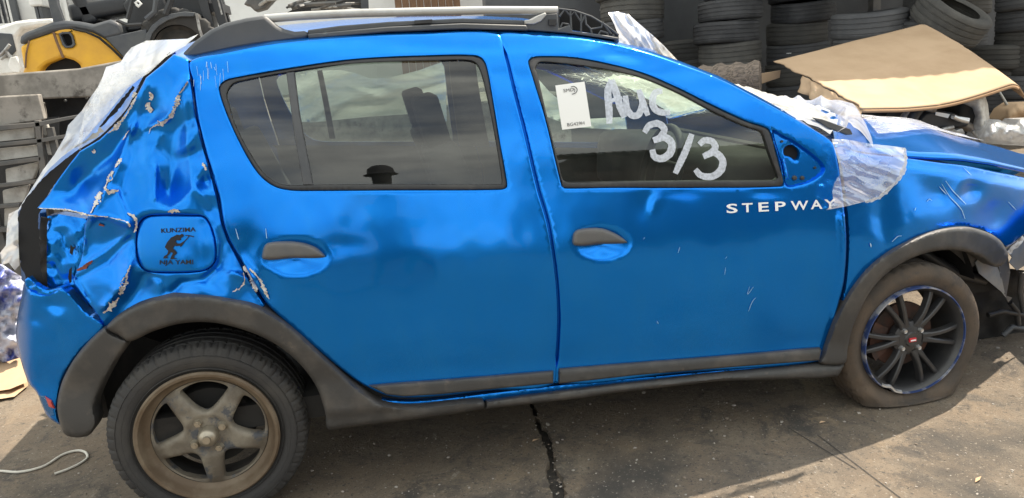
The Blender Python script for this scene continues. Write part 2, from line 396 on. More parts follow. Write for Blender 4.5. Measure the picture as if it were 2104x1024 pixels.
M_tyre = M('tyre_rubber', (.032, .031, .031), .75, c2=(.06, .056, .05), nscale=6, lo=.45, hi=.75, bump=.3, bscale=120, c3=(.12, .105, .085), n3=9, lo3=.62, hi3=.8)
M_tyre2 = M('muddy_tyre_rubber', (.055, .046, .038), .85, c2=(.115, .082, .056), nscale=5, lo=.38, hi=.7, bump=.3, bscale=120, c3=(.04, .037, .035), n3=14, lo3=.55, hi3=.7)
M_btyre = M('stacked_tyre_rubber', (.075, .076, .08), .75, c2=(.115, .115, .117), nscale=4, lo=.4, hi=.7, bump=.3, bscale=90)
M_rimr = M('dusty_steel_wheel', (.13, .11, .085), .62, metal=.15, c2=(.24, .215, .17), nscale=9, lo=.4, hi=.62, c3=(.075, .08, .09), n3=13, lo3=.53, hi3=.60, bump=.2, bscale=60)
M_rimring = M('rusty_rim_ring', (.115, .08, .05), .6, metal=.2, c2=(.19, .15, .105), nscale=7, lo=.4, hi=.65, c3=(.06, .05, .045), n3=11, lo3=.6, hi3=.72, bump=.3, bscale=50)
M_nut = M('wheel_nut', (.38, .34, .27), .4, metal=.7)
M_alloy = M('black_alloy', (.034, .034, .036), .36, c2=(.06, .058, .055), nscale=14, lo=.5, hi=.8)
M_lip = M('blue_rim_lip', (.05, .09, .26), .35, metal=.5, c2=(.45, .47, .52), nscale=16, lo=.46, hi=.62)
M_bright = M('bare_alloy', (.6, .6, .6), .35, metal=.8)
M_disc = M('rusty_brake', (.10, .045, .03), .7, c2=(.05, .035, .03), nscale=18)
M_steel = M('grey_steel', (.26, .28, .29), .5, metal=.4, c2=(.36, .34, .3), nscale=8)
M_red = M('red_badge', (.5, .02, .03), .4)
M_redlens = M('red_lens', (.5, .06, .05), .25, coat=.6)
M_conc = M('weathered_concrete', (.29, .265, .235), .9, c2=(.175, .16, .14), nscale=5.5, lo=.42, hi=.6, bump=.5, bscale=25, c3=(.085, .075, .065), n3=8, lo3=.54, hi3=.66)
M_bars = M('dark_steel_bar', (.075, .075, .075), .55, c2=(.12, .11, .1), nscale=6)
M_slab = M('pale_panel', (.50, .48, .44), .8, c2=(.32, .30, .27), nscale=7, lo=.42, hi=.62, c3=(.12, .11, .10), n3=9, lo3=.58, hi3=.68)
M_yellow = M('forklift_yellow', (.66, .36, .025), .5, c2=(.55, .29, .03), nscale=4, lo=.45, hi=.7, c3=(.18, .10, .03), n3=9, lo3=.68, hi3=.78)
M_fgrey = M('forklift_grey', (.045, .05, .062), .5, c2=(.07, .075, .08), nscale=5)
M_wall = M('white_plaster', (.74, .74, .72), .85, c2=(.6, .6, .58), nscale=1.5, lo=.45, hi=.75, c3=(.4, .4, .38), n3=2.2, lo3=.66, hi3=.8)
M_gwall = M('grey_wall', (.12, .125, .13), .85, c2=(.08, .08, .085), nscale=1.3)
M_card = M('cardboard', (.48, .335, .21), .9, c2=(.40, .27, .16), nscale=3, lo=.4, hi=.7, bump=.1, bscale=30)
M_cardedge = M('cardboard_edge', (.36, .22, .12), .9, bump=.6, bscale=150)
M_log = M('bark', (.23, .18, .14), .95, c2=(.10, .08, .065), nscale=14, lo=.42, hi=.6, stretch=(1, 6, 6), bump=.7, bscale=16, bdist=.02)
M_wood = M('brown_planks', (.20, .115, .065), .85, c2=(.13, .075, .045), nscale=7, stretch=(6, 6, .6))
M_engine = M('engine_plastic', (.022, .023, .026), .45, bump=.2, bscale=60)
M_alu = M('cast_aluminium', (.42, .42, .41), .5, metal=.6, c2=(.2, .19, .18), nscale=14)
M_tarp = M('blue_tarp', (.07, .10, .38), .35, c2=(.5, .52, .62), nscale=4, lo=.45, hi=.55, coat=.3)
M_rope = M('white_cord', (.6, .57, .5), .8, bump=.5, bscale=300)
M_cloth = M('dark_clothes', (.03, .032, .04), .9)
M_skin = M('skin', (.12, .065, .04), .6)
M_carw = M('white_car_paint', (.75, .75, .73), .35, coat=.5, c2=(.6, .59, .56), nscale=5)
M_shed = M('dark_corrugated', (.05, .05, .052), .7, c2=(.08, .075, .07), nscale=3)
GL_tint = glass_mat('tinted_glass', (.40, .45, .42), .075, .025)
GL_clear = glass_mat('clear_glass', (.80, .88, .81), .075, .02)
FILM = film_mat('clear_film', .36, (.92, .92, .91), st=.05, wr=7, spread=.3, gloss=.22)
FILM_w = film_mat('white_film', .74, (.80, .80, .78), wr=10, st=.25, spread=.18, gloss=.2)
FILM_far = film_mat('window_film', .85, (.85, .87, .82), wr=9, st=.4, wscale=(1, 1, 2.5), spread=.15)

# ------------------------------------------------------------------ the wrecked car
car = thing('damaged_car', 'wrecked blue metallic hatchback with crushed rear quarter and flat front tyre', 'car', (1.2, .865, 0))
BSEAM = [(1022, 69), (1038, 117), (1056, 190), (1079, 281), (1104, 388), (1125, 462), (1141, 565), (1146, 647), (1143, 729), (1140, 787)]
RSEAM = [(391, 127), (397, 170), (407, 240), (421, 300), (437, 355), (452, 408), (461, 461), (473, 493), (502, 543), (522, 580), (549, 625), (590, 664), (634, 703), (690, 750), (737, 785), (790, 811), (830, 817)]
WIN_R_OUT = [(451, 180), (461, 168), (478, 162), (597, 141), (728, 123), (892, 115), (974, 115), (990, 121), (999, 135), (1011, 197), (1027, 295), (1040, 369), (1040, 386), (1015, 390), (810, 391), (646, 392), (597, 391), (564, 383), (535, 361), (507, 320), (478, 262), (457, 209)]
WIN_R_IN = [(466, 193), (474, 177), (486, 169), (597, 148), (728, 131), (892, 125), (968, 125), (984, 138), (1000, 193), (1015, 267), (1032, 372), (1031, 379), (810, 379), (646, 380), (597, 381), (572, 377), (543, 357), (515, 316), (486, 262), (470, 213)]
WIN_F_OUT = [(1086, 126), (1094, 119), (1117, 117), (1176, 119), (1249, 132), (1320, 151), (1391, 181), (1461, 216), (1531, 249), (1577, 265), (1584, 277), (1600, 335), (1610, 374), (1607, 383), (1426, 386), (1250, 386), (1160, 387), (1155, 383), (1148, 357), (1119, 238), (1094, 156)]
WIN_F_IN = [(1101, 138), (1107, 129), (1125, 128), (1176, 133), (1249, 144), (1320, 161), (1391, 191), (1461, 228), (1531, 260), (1561, 270), (1568, 279), (1584, 325), (1598, 366), (1592, 371), (1426, 372), (1250, 374), (1164, 375), (1157, 370), (1150, 345), (1124, 238), (1105, 155)]
def cup(x, y, cx, cy, rx, ry, depth, flat=True):
    d = np.sqrt(((x-cx)/rx)**2+((y-cy)/ry)**2)
    k = np.clip(1.0-d, 0, 1)**.75
    return depth*k
def gauss(x, y, cx, cy, rx, ry, a, rot=0):
    c, s = math.cos(rot), math.sin(rot); dx = x-cx; dy = y-cy
    return a*np.exp(-((dx*c+dy*s)/rx)**2-((-dx*s+dy*c)/ry)**2)
def crease(x, y, pts, w, a, asym=0.0):
    q = np.stack([x, y], 1); best = np.full(len(q), 1e9); side = np.zeros(len(q)); pts = np.array(pts, float)
    for p, r in zip(pts[:-1], pts[1:]):
        d = r-p; l = d@d; t = np.clip(((q-p)@d)/l, 0, 1); v = q-p-t[:, None]*d; dist = np.hypot(v[:, 0], v[:, 1])
        m = dist < best; best = np.where(m, dist, best); side = np.where(m, np.sign(v[:, 0]*d[1]-v[:, 1]*d[0]), side)
    return a*np.exp(-(best/w)**1.3)+asym*side*np.exp(-(best/(2.2*w))**2)*(1-np.exp(-(best/(.35*w))**2))

# --- rear door
def d_rdoor(x, y):
    o = cup(x, y, 607, 528, 72, 37, .026)
    o = o+gauss(x, y, 500, 520, 40, 45, .012)+gauss(x, y, 545, 600, 22, 40, .014)+crease(x, y, [(497, 545), (520, 572), (540, 600)], 9, -.010)
    o = o+.0035*vnoise(x/70, y/70, 3, 2)+gauss(x, y, 700, 505, 60, 18, .003)
    return o
rd_out = RSEAM+[(900, 814), (1000, 803), (1137, 789)]+BSEAM[::-1][1:]+[(860, 69), (700, 77), (560, 90), (460, 109)]
rear_door = panel('rear_door', rd_out, PAINT, car, [WIN_R_OUT], disp=d_rdoor, res=9, step=4, rdep=.005, rnd=4)
panel('window_seal', WIN_R_OUT, M_trim, rear_door, [WIN_R_IN], off=.004, res=12, rnd=2.5, rdep=.006, step=6)
panel('window_glass', WIN_R_IN, GL_tint, rear_door, off=.014, res=26, rnd=0, flange=0, step=8)
panel('window_divider', [(588, 149), (605, 147), (615, 230), (644, 381), (623, 381), (605, 280)], M_plast, rear_door, off=.006, res=10, rnd=2, rdep=.004, smooth=False)
panel('door_handle', [(541, 512), (548, 501), (575, 497), (615, 499), (645, 508), (660, 519), (667, 529), (600, 531), (541, 533)], M_handle, rear_door, off=-.016, res=6, rnd=8, rdep=.014, flange=.03, step=4)
panel('door_moulding', [(758, 793), (800, 789), (1000, 774), (1110, 764), (1137, 762), (1137, 788), (1000, 801), (900, 811), (830, 815), (795, 811)], M_clad, rear_door, off=lambda x, y: -.018+.012*np.clip(((x-758)*-.0765+(793-y)-(-4))/9, 0, 1), res=7, rnd=3, rdep=.006, smooth=False, flange=.03)

# --- front door
def d_fdoor(x, y):
    o = cup(x, y, 1236, 500, 59, 34, .026)
    o = o+gauss(x, y, 1328, 425, 26, 34, .006, .4)+gauss(x, y, 1345, 418, 10, 22, -.006, .4)+gauss(x, y, 1400, 395, 40, 10, .003)
    o = o+gauss(x, y, 1265, 108, 60, 14, .012, .25)+gauss(x, y, 1225, 100, 30, 8, -.006)+gauss(x, y, 1570, 395, 30, 8, .004)
    o = o+.0035*vnoise(x/80, y/80, 9, 2)+gauss(x, y, 1660, 600, 80, 120, .012)
    o = o-.012*np.clip((x-1724+.09*np.abs(y-500))/10, 0, 1)*(y > 440)
    return o
fd_out = [(p[0]+4.5, p[1]+(1 if i == 0 else 0)) for i, p in enumerate(BSEAM)]+[(1400, 766), (1684, 742), (1692, 715), (1712, 660), (1724, 620), (1734, 577), (1739, 503), (1736, 446), (1733, 410), (1728, 370), (1721, 330), (1713, 298), (1700, 284), (1640, 248), (1560, 204), (1480, 163), (1400, 132), (1330, 108), (1250, 88), (1180, 77), (1100, 71)]
SAIL = [(1587, 268), (1604, 277), (1631, 291), (1667, 316), (1688, 335), (1694, 347), (1687, 359), (1670, 371), (1648, 379), (1616, 382), (1606, 340)]
front_door = panel('front_door', fd_out, PAINT, car, [WIN_F_OUT, SAIL], disp=d_fdoor, res=9, step=4, rdep=.005, rnd=4)
panel('window_seal', WIN_F_OUT, M_trim, front_door, [WIN_F_IN], off=.004, res=12, rnd=2.5, rdep=.006, step=6)
glass_f = panel('window_glass', WIN_F_IN, GL_clear, front_door, off=.014, res=26, rnd=0, flange=0, step=8)
HOLE = [(1611, 305), (1621, 298), (1635, 304), (1642, 315), (1640, 325), (1633, 329), (1623, 322), (1611, 318)]
panel('mirror_mount', SAIL, PAINT, front_door, [HOLE], off=.014, res=7, rnd=2, flange=.01, step=4)
panel('mirror_mount_cavity', [(x+(x-1627)*.3, y+(y-314)*.3) for x, y in HOLE], M_black, front_door, off=.035, res=9, rnd=0, flange=0)
for bx, by, br in ((1633, 366, 5), (1649, 366, 4.5), (1675, 345, 2.6), (1607, 291, 2.6)):
    ring = [(bx+br*math.cos(a), by+br*math.sin(a)) for a in np.linspace(0, 2*math.pi, 10, endpoint=False)]
    panel('bolt', ring, M_trim, front_door, off=.008, res=3, rnd=1.5, rdep=.002, flange=.012, step=3)
panel('mirror_bracket', [(1606, 326), (1612, 325), (1621, 366), (1612, 370)], PAINT, front_door, off=.008, res=5, rnd=2, smooth=False)
panel('door_handle', [(1178, 482), (1186, 473), (1210, 469), (1237, 470), (1264, 480), (1280, 490), (1288, 499), (1235, 502), (1180, 504)], M_handle, front_door, off=-.016, res=6, rnd=8, rdep=.014, flange=.03, step=4)
panel('door_moulding', [(1149, 757), (1300, 745), (1500, 730), (1684, 714), (1688, 720), (1683, 741), (1500, 755), (1300, 772), (1149, 789)], M_clad, front_door, off=lambda x, y: -.018+.012*np.clip(((x-1149)*-.0805+(757-y)+8)/8, 0, 1), res=8, rnd=3, rdep=.006, smooth=False, flange=.03)

ribbon('door_jamb', BSEAM, 30, PAINT, car, off=.024, jag=0)
ribbon('door_jamb', [(p[0]-4, p[1]) for p in RSEAM[:12]], 30, PAINT, car, off=.055, jag=0)
# --- front fender with knocks
def d_fender(x, y):
    o = gauss(x, y, 1995, 392, 22, 18, .018)+gauss(x, y, 1978, 378, 10, 22, -.006, .5)+gauss(x, y, 1925, 400, 34, 22, .010, .6)+gauss(x, y, 1812, 455, 26, 50, .010)+gauss(x, y, 1800, 500, 20, 40, -.005)
    o = o+gauss(x, y, 2040, 440, 40, 40, .02)+.005*vnoise(x/45, y/45, 5, 3)-.014*np.exp(-((x-1745)/22)**2)*np.clip((y-430)/40, 0, 1)*0
    o = o+.012*np.clip((345-y+(x-1860)*.17)/14, 0, 1)
    return o
FARCH = [(1698, 722), (1712, 672), (1730, 630), (1760, 582), (1805, 534), (1860, 500), (1925, 474), (1985, 467), (2030, 478), (2056, 495)]
fen_out = [(1716, 300), (1760, 312), (1810, 320), (1860, 325), (1926, 334), (1984, 341), (2043, 353), (2104, 365), (2150, 380), (2150, 450), (2104, 482), (2068, 508), (2056, 497)]+FARCH[::-1][1:]+[(1700, 712), (1714, 672), (1727, 632), (1738, 580), (1743, 503), (1741, 446), (1737, 410), (1732, 370), (1725, 330)]
fender = panel('front_fender', fen_out, PAINT, car, disp=d_fender, res=8, step=7, rdep=.006, rnd=4)
fc_in = [(1735, 747), (1742, 715), (1749, 683), (1766, 640), (1792, 594), (1830, 556), (1880, 528), (1930, 515), (1980, 517), (2018, 531), (2040, 548)]
def off_arch(x, y): return -.022+.004*vnoise(x/20, y/20, 8, 2)
panel('wheel_arch_moulding', [(1686, 747), (1692, 728)]+FARCH[1:]+[(2066, 510), (2072, 526), (2060, 545)]+fc_in[::-1], M_clad, fender, off=off_arch, res=8, rnd=9, rdep=.014, flange=.05, step=6)
# torn arch liner hanging in the front of the wheel arch
def flap(name, pts, Y0, Y1, mat, parent, seed=1, amp=.02, res=7):
    xs = np.array(pts)[:, 0]; ys = np.array(pts)[:, 1]
    pl = lambda x, y, o: PY(x, y, Y0+(Y1-Y0)*np.clip((x-xs.min())/(xs.max()-xs.min()), 0, 1)+amp*vnoise(x/18, y/18, seed, 3))
    return panel(name, pts, mat, parent, res=res, rnd=0, flange=.004, place=pl, smooth=False, step=4)
flap('torn_arch_liner', [(1950, 512), (1985, 515), (2010, 530), (2003, 545), (1993, 553), (1975, 532)], .19, .22, M_clad, fender, 2)
flap('torn_arch_liner', [(2004, 540), (2012, 530), (2045, 540), (2056, 560), (2062, 590), (2067, 612), (2058, 600), (2040, 585), (2012, 562)], .21, .27, M_steel, fender, 3)
flap('torn_arch_liner', [(2048, 532), (2070, 520), (2076, 560), (2068, 608), (2080, 612), (2072, 622), (2064, 606)], .24, .30, M_plast, fender, 4)
flap('headlamp_bracket', [(2068, 514), (2104, 484), (2150, 470), (2150, 550), (2104, 547), (2090, 556), (2074, 540), (2080, 530)], .26, .40, M_steel, fender, 5, .01)
ribbon('scratch', [(2072, 520), (2104, 488)], 9, M_primer, fender, off=0, place=lambda x, y, o: PY(x, y, .25+0*x))

# --- crumpled rear quarter
QC = [(375,120,0),(335,138,.0),(305,162,.004),(395,200,0),(408,260,0),(428,335,.004),(448,400,.008),(458,460,.02),(478,510,.028),(518,585,.03),
(538,635,.008),(476,617,0),(397,609,0),(331,614,.012),(269,635,.02),(225,668,.02),(281,197,.012),(249,246,.018),(205,287,.020),(164,311,.022),(141,340,.028),(100,400,.035),(78,427,.025),
(285,228,.045),(264,276,.058),(236,322,.066),(200,352,.072),(165,378,.080),(146,402,.060),(130,424,.016),
(330,180,.010),(318,232,.046),(300,285,.044),(284,338,.034),(262,400,.012),(292,434,.002),(268,268,.028),(243,330,.020),(216,388,.002),(188,438,-.006),
(376,182,.0),(352,236,.008),(368,262,.046),(356,330,.064),(346,398,.074),(332,428,.004),(318,350,.026),(320,404,.012),(381,212,.006),(387,300,.010),(397,378,.008),
(404,250,.026),(414,310,.040),(428,372,.050),(400,392,-.002),(376,426,.002),(434,432,.042),(448,456,.03),
(288,500,.016),(360,500,.016),(436,500,.016),(360,552,.014),(298,450,.010),(420,447,.012),(360,446,.008),(300,553,.012),(425,550,.014),
(223,446,-.006),(263,460,-.010),(240,490,.034),(190,500,.045),(228,532,.030),(172,470,.03),(160,560,.03),(200,570,.010),
(226,604,.0),(206,642,.004),(266,548,-.008),(244,596,-.012),(220,628,-.004),(284,592,.040),(258,624,.03),(330,590,.010),(300,570,.036),(415,592,0),(395,570,.016),(455,548,.034),(425,572,.028),(365,594,.026),(480,570,.002)]
QC = np.array(QC); _P = QC[:, :2]/100.0
_A = np.hypot(_P[:, None, 0]-_P[None, :, 0], _P[:, None, 1]-_P[None, :, 1])**1.5
_n = len(QC); _M = np.zeros((_n+3, _n+3)); _M[:_n, :_n] = _A-.02*np.eye(_n); _M[:_n, _n] = 1; _M[:_n, n_ := _n+1] = _P[:, 0]; _M[:_n, _n+2] = _P[:, 1]; _M[_n:, :_n] = _M[:_n, _n:].T
_c = np.linalg.solve(_M, np.concatenate([QC[:, 2], np.zeros(3)]))
_tv, _te, _tf, *_r = delaunay_2d_cdt([Vector(p) for p in _P], [], [], 0, 1e-6)
_tv = np.array([(v.x, v.y) for v in _tv]); _td = np.array([QC[np.argmin(np.hypot(*(_P-p).T)), 2] for p in _tv])
def tin(px, py):
    out = np.full(np.shape(px), np.nan)
    for f in _tf:
        a, b, c = _tv[f[0]], _tv[f[1]], _tv[f[2]]; det = (b[1]-c[1])*(a[0]-c[0])+(c[0]-b[0])*(a[1]-c[1])
        if abs(det) < 1e-9: continue
        w0 = ((b[1]-c[1])*(px-c[0])+(c[0]-b[0])*(py-c[1]))/det; w1 = ((c[1]-a[1])*(px-c[0])+(a[0]-c[0])*(py-c[1]))/det; w2 = 1-w0-w1
        m = (w0 >= -1e-6) & (w1 >= -1e-6) & (w2 >= -1e-6); out = np.where(m, w0*_td[f[0]]+w1*_td[f[1]]+w2*_td[f[2]], out)
    return out
def d_quarter(x, y):
    px, py = np.asarray(x)/100.0, np.asarray(y)/100.0; o = _c[_n]+_c[_n+1]*px+_c[_n+2]*py
    for i in range(_n): o = o+_c[i]*np.hypot(px-_P[i, 0], py-_P[i, 1])**1.5
    tn = np.nanmean([tin(px+dx, py+dy) for dx in (-.07, 0, .07) for dy in (-.07, 0, .07)], axis=0); o = 1.0*np.where(np.isnan(tn), o, .3*o+.7*tn)
    for pts, w, a, s in (([(300, 175), (291, 205), (270, 270), (232, 330), (198, 354)], 7, -.008, 0), ([(384, 170), (370, 190), (356, 228), (344, 246), (312, 262)], 6, -.010, .006),
                         ([(272, 262), (243, 330), (216, 388), (186, 440)], 6, -.009, -.006), ([(225, 386), (242, 392), (256, 430), (268, 458)], 6, -.008, .005),
                         ([(380, 195), (386, 300), (397, 382)], 8, -.008, 0), ([(322, 350), (321, 405)], 5, -.005, .006), ([(350, 432), (400, 388), (436, 432), (452, 462)], 7, -.008, 0),
                         ([(80, 430), (141, 432), (182, 443), (223, 446), (262, 460)], 5, -.012, 0), ([(268, 545), (250, 590), (215, 632)], 6, -.012, .004),
                         ([(180, 540), (215, 520), (262, 482)], 5, -.010, 0), ([(165, 570), (220, 540), (268, 490)], 5, .008, 0), ([(190, 450), (178, 470), (172, 515)], 5, -.008, 0),
                         ([(355, 600), (372, 582), (420, 575), (450, 545), (458, 500), (440, 462)], 7, .010, 0), ([(300, 560), (335, 575), (340, 600)], 7, .008, 0),
                         ([(478, 560), (505, 570), (540, 605)], 6, -.012, .005), ([(285, 300), (262, 350), (250, 400)], 9, .006, 0), ([(330, 280), (300, 330)], 10, -.006, 0)):
        o = o+crease(x, y, pts, w, a, s)
    # the fuel flap bay stays flat
    fx = np.clip(1.25-np.sqrt((np.abs(x-362)/82)**4+(np.abs(y-501)/60)**4), 0, .25)/.25
    o = o*(1-.75*fx)+.75*fx*.018
    return o+.0012*vnoise(x/14, y/14, 21, 2)
FLAP = [(281, 500), (285, 467), (294, 452), (309, 445), (353, 443), (391, 444), (418, 446), (430, 460), (440, 491), (443, 520), (439, 540), (423, 554), (391, 559), (338, 560), (309, 558), (294, 551), (284, 532)]
q_out = [(387, 124), (392, 170), (402, 240), (416, 300), (432, 355), (446, 408), (456, 461), (468, 495), (496, 546), (516, 584), (543, 628), (538, 636), (476, 618), (397, 608), (331, 613), (269, 634), (216, 674), (203, 650), (178, 618), (152, 584), (150, 576), (164, 542), (170, 520), (174, 462), (182, 443), (141, 433), (100, 430), (76, 428), (100, 400), (117, 372), (141, 340), (164, 311), (205, 287), (249, 246), (281, 197), (300, 160), (330, 136), (357, 112), (372, 117)]
quarter = panel('rear_quarter_panel', q_out, PAINT_D, car, [[(x+(x-362)*.02, y+(y-501)*.02) for x, y in FLAP]], disp=d_quarter, res=4.6, step=4.5, smooth=False, rdep=.005, rnd=3, angle=75)
fl = panel('fuel_flap', FLAP, PAINT_D, quarter, off=.014, disp=lambda x, y: gauss(x, y, 425, 460, 16, 30, .008)+gauss(x, y, 415, 530, 25, 22, .004)+gauss(x, y, 385, 530, 14, 16, -.003)+gauss(x, y, 418, 500, 8, 40, -.003), res=7, step=4, rdep=.006, rnd=5)
panel('fuel_flap_recess', [(x+(x-362)*.05, y+(y-501)*.05) for x, y in FLAP], M_black, quarter, off=.042, res=14, rnd=0, flange=0)
place_flap = lambda x, y, o: W(x, y, .011+0*x+gauss(x, y, 425, 460, 16, 30, .008))
text_mesh('lettering', 'KUNZIMA', (331, 479), (402, 476), 9.5, M_vblack, quarter, place=place_flap, bold=.01)
text_mesh('lettering', 'NJA YAMI', (328, 544), (397, 543), 9.5, M_vblack, quarter, place=place_flap, bold=.01)
# miner with pickaxe, cut-out figure under the words: outline taken from the sticker on the flap (crop px / 3.413 + origin)
mc = lambda L_: [(250+x/3.413, 350+y/3.413) for x, y in L_]
MINER = mc([(368, 462), (385, 452), (408, 456), (420, 446), (436, 455), (430, 468), (412, 478), (415, 490), (398, 494), (386, 490), (376, 500), (388, 514), (410, 514), (436, 498), (440, 506), (424, 528), (412, 540), (408, 530), (384, 534), (368, 530), (358, 548), (384, 574), (386, 584), (364, 606), (368, 616), (388, 622), (340, 626), (346, 606), (358, 582), (344, 574), (332, 590), (316, 606), (326, 618), (290, 620), (298, 602), (318, 590), (326, 566), (302, 540), (318, 506), (344, 474)])
panel('miner_emblem', MINER, M_vblack, quarter, place=lambda x, y, o: place_flap(x, y, o), res=6, rnd=0, flange=0, smooth=False, step=3)
ribbon('pickaxe_emblem', mc([(430, 508), (455, 484), (472, 462)]), 1.6, M_vblack, quarter, place=place_flap, jag=0)
ribbon('pickaxe_emblem', mc([(446, 458), (474, 459), (505, 468)]), 2.0, M_vblack, quarter, place=place_flap, jag=0)
# bare metal and primer where the paint has cracked off along the folds
for pts, w, s in (([(386, 168), (376, 184), (368, 192)], [2, 5, 2], 1), ([(368, 196), (362, 215), (353, 236), (346, 246)], [3, 8, 9, 4], 2), ([(345, 246), (325, 256), (310, 264), (306, 275)], [3, 7, 2, 1], 3),
                  ([(306, 190), (311, 196), (309, 206)], [2, 5, 3], 4), ([(300, 214), (306, 218), (310, 232)], [4, 10, 3], 5), ([(265, 268), (252, 288)], [2, 3], 6), ([(250, 326), (240, 338), (236, 344)], [3, 7, 2], 7),
                  ([(232, 352), (222, 372), (216, 388), (228, 396), (236, 393), (244, 392)], [2, 5, 4, 4, 5, 2], 8), ([(208, 395), (196, 418), (186, 438)], [4, 6, 2], 9), ([(262, 438), (276, 446), (281, 460), (276, 478)], [2, 5, 5, 2], 10),
                  ([(268, 545), (258, 572), (250, 598), (246, 606)], [2, 6, 8, 3], 11), ([(244, 612), (232, 628), (212, 644)], [4, 9, 3], 12), ([(345, 436), (362, 433), (370, 436)], [2, 6, 2], 13),
                  ([(500, 548), (512, 562), (520, 580), (528, 600)], [3, 6, 9, 5], 14), ([(478, 600), (488, 595)], [2, 6], 15), ([(500, 560), (502, 580), (490, 596)], [2, 3, 2], 16), ([(430, 320), (426, 300)], [2, 5], 17), ([(416, 335), (424, 350)], [6, 2], 18),
                  ([(196, 310), (190, 314)], [9, 9], 19), ([(80, 428), (141, 432), (180, 442), (222, 446)], [1.5, 2, 2.4, 1], 20), ([(225, 447), (262, 457), (268, 466)], [1, 2, 3], 21), ([(281, 197), (262, 232), (238, 262), (222, 274)], [2, 4, 7, 2], 22),
                  ([(278, 190), (272, 200)], [5, 4], 23)):
    ribbon('chipped_paint', pts, np.array(w)*1.35, M_primer, quarter, off=-.004, disp=d_quarter, jag=.7, seed=s, step=2.2)
ribbon('rust_patch', [(158, 556), (175, 548), (190, 536)], [3, 8, 4], M_rust, quarter, off=-.004, disp=d_quarter, step=3)
ribbon('rust_patch', [(203, 461), (214, 465)], [4, 3], M_rust, quarter, off=-.004, disp=d_quarter, step=3)
for pts, w, s in (([(513, 552), (530, 570), (545, 596), (551, 612)], [2, 5, 6, 4], 1), ([(536, 588), (546, 604), (553, 615)], [2, 6, 3], 2)):
    ribbon('chipped_paint', pts, w, M_primer, rear_door, off=-.006, disp=d_rdoor, jag=.7, seed=s, step=2.2)
# lamp bay with the lamp gone
lb = panel('lamp_bay', [(97, 445), (120, 440), (176, 450), (182, 470), (178, 520), (168, 560), (158, 590), (200, 640), (216, 672), (190, 660), (130, 600), (98, 598), (96, 540)], PAINT, quarter, off=.075, disp=lambda x, y: .02*vnoise(x/22, y/22, 4, 2)+gauss(x, y, 150, 510, 8, 14, .02), res=7, rnd=0, smooth=False, flange=.05)
for pts in ([(145, 503), (150, 508), (156, 506), (151, 515), (149, 525), (143, 520)], [(142, 555), (148, 548), (147, 580), (143, 583), (140, 570)]):
    panel('tear', pts, M_black, quarter, off=.062, res=5, rnd=0, smooth=False, flange=0)
flap('lamp_bay_seal', [(84, 446), (104, 450), (99, 480), (96, 540), (97, 590), (80, 590), (75, 520)], .20, .18, M_trim, quarter, 6, .01)
flap('inner_panel', [(150, 582), (170, 605), (215, 668), (205, 664), (180, 630), (152, 600)], .16, .13, M_under, quarter, 7, .02)
# scratches
sc = [([(1943, 372), (1958, 392), (1985, 420)], 3, fender), ([(1935, 378), (1950, 402), (1975, 430), (1983, 450)], 3, fender), ([(1930, 384), (1945, 400)], 3, fender), ([(1905, 415), (1910, 409), (1915, 413)], 2, fender), ([(1880, 433), (1882, 427)], 2, fender), ([(1833, 497), (1845, 486), (1853, 485)], 2.5, fender), ([(2072, 415), (2088, 432)], 2, fender), ([(1980, 345), (1996, 360)], 1.5, fender), ([(1788, 500), (1790, 508)], 4, fender),
      ([(1540, 590), (1536, 605), (1548, 590)], 1.4, front_door), ([(1553, 612), (1546, 620), (1538, 640)], 1.6, front_door), ([(1322, 492), (1325, 488)], 1.5, front_door), ([(1393, 520), (1397, 508)], 1.3, front_door), ([(1350, 660), (1353, 666)], 2, front_door), ([(1491, 550), (1489, 565)], 1.2, front_door), ([(1490, 532), (1494, 528)], 1.3, front_door)]
for pts, w, par in sc: ribbon('scratch', pts, np.array([.25, .6, .3])*w, M_scratch, par, off=-.0035, disp=(d_fender if par is fender else d_fdoor), step=3)
r_ = np.random.default_rng(3)
for i in range(16):
    x = r_.uniform(398, 470); y = np.interp(x, [398, 560], [125, 95])+r_.uniform(4, 40)
    ribbon('scratch', [(x, y), (x+r_.uniform(-2, 4), y+r_.uniform(6, 30))], r_.uniform(.4, .9), M_scratch, rear_door, off=-.003, disp=d_rdoor)
for pts, w in (([(484, 470), (490, 492)], [1, 2]), ([(546, 470), (548, 490)], [1, 1])): ribbon('scratch', pts, w, M_scratch, rear_door, off=-.003, disp=d_rdoor)
for ch, xa, xb in (('S', 1493, 1516), ('T', 1525, 1547), ('E', 1559, 1580), ('P', 1593, 1615), ('W', 1625, 1661), ('A', 1666, 1690), ('Y', 1694, 1718)):
    yb = 438-(xa-1493)*.047; text_mesh('letter', ch, (xa, yb), (xb, yb-1), 19, M_white, front_door, off=-.004, disp=d_fdoor, bold=.018)

# --- sill, rear arch moulding, bumper corner
rc_out = [(135, 894), (120, 857), (118, 824), (132, 774), (166, 720), (215, 673)]
rc_in = [(180, 896), (199, 871), (195, 832), (232, 753), (263, 703)]
panel('wheel_arch_moulding', rc_out+[(226, 683), (245, 692), (263, 703)]+rc_in[::-1][1:], M_clad, car, off=lambda x, y: -.02+0*x, res=9, rnd=10, rdep=.016, flange=.06, step=6)
ra_out = [(219, 672), (269, 633), (331, 612), (397, 607), (476, 617), (538, 635), (600, 675), (662, 732), (700, 766), (728, 791), (771, 823), (800, 834), (842, 837), (993, 825), (995, 840), (714, 879), (674, 882)]
ra_in = [(668, 848), (650, 795), (613, 745), (559, 703), (497, 677), (435, 663), (373, 665), (315, 681), (266, 702), (245, 690)]
def off_ra(x, y):
    low = np.clip((y-846+(x-700)*.09)/10, 0, 1)
    return -.03+.012*low*(x > 660)+.004*vnoise(x/16, y/16, 12, 2)
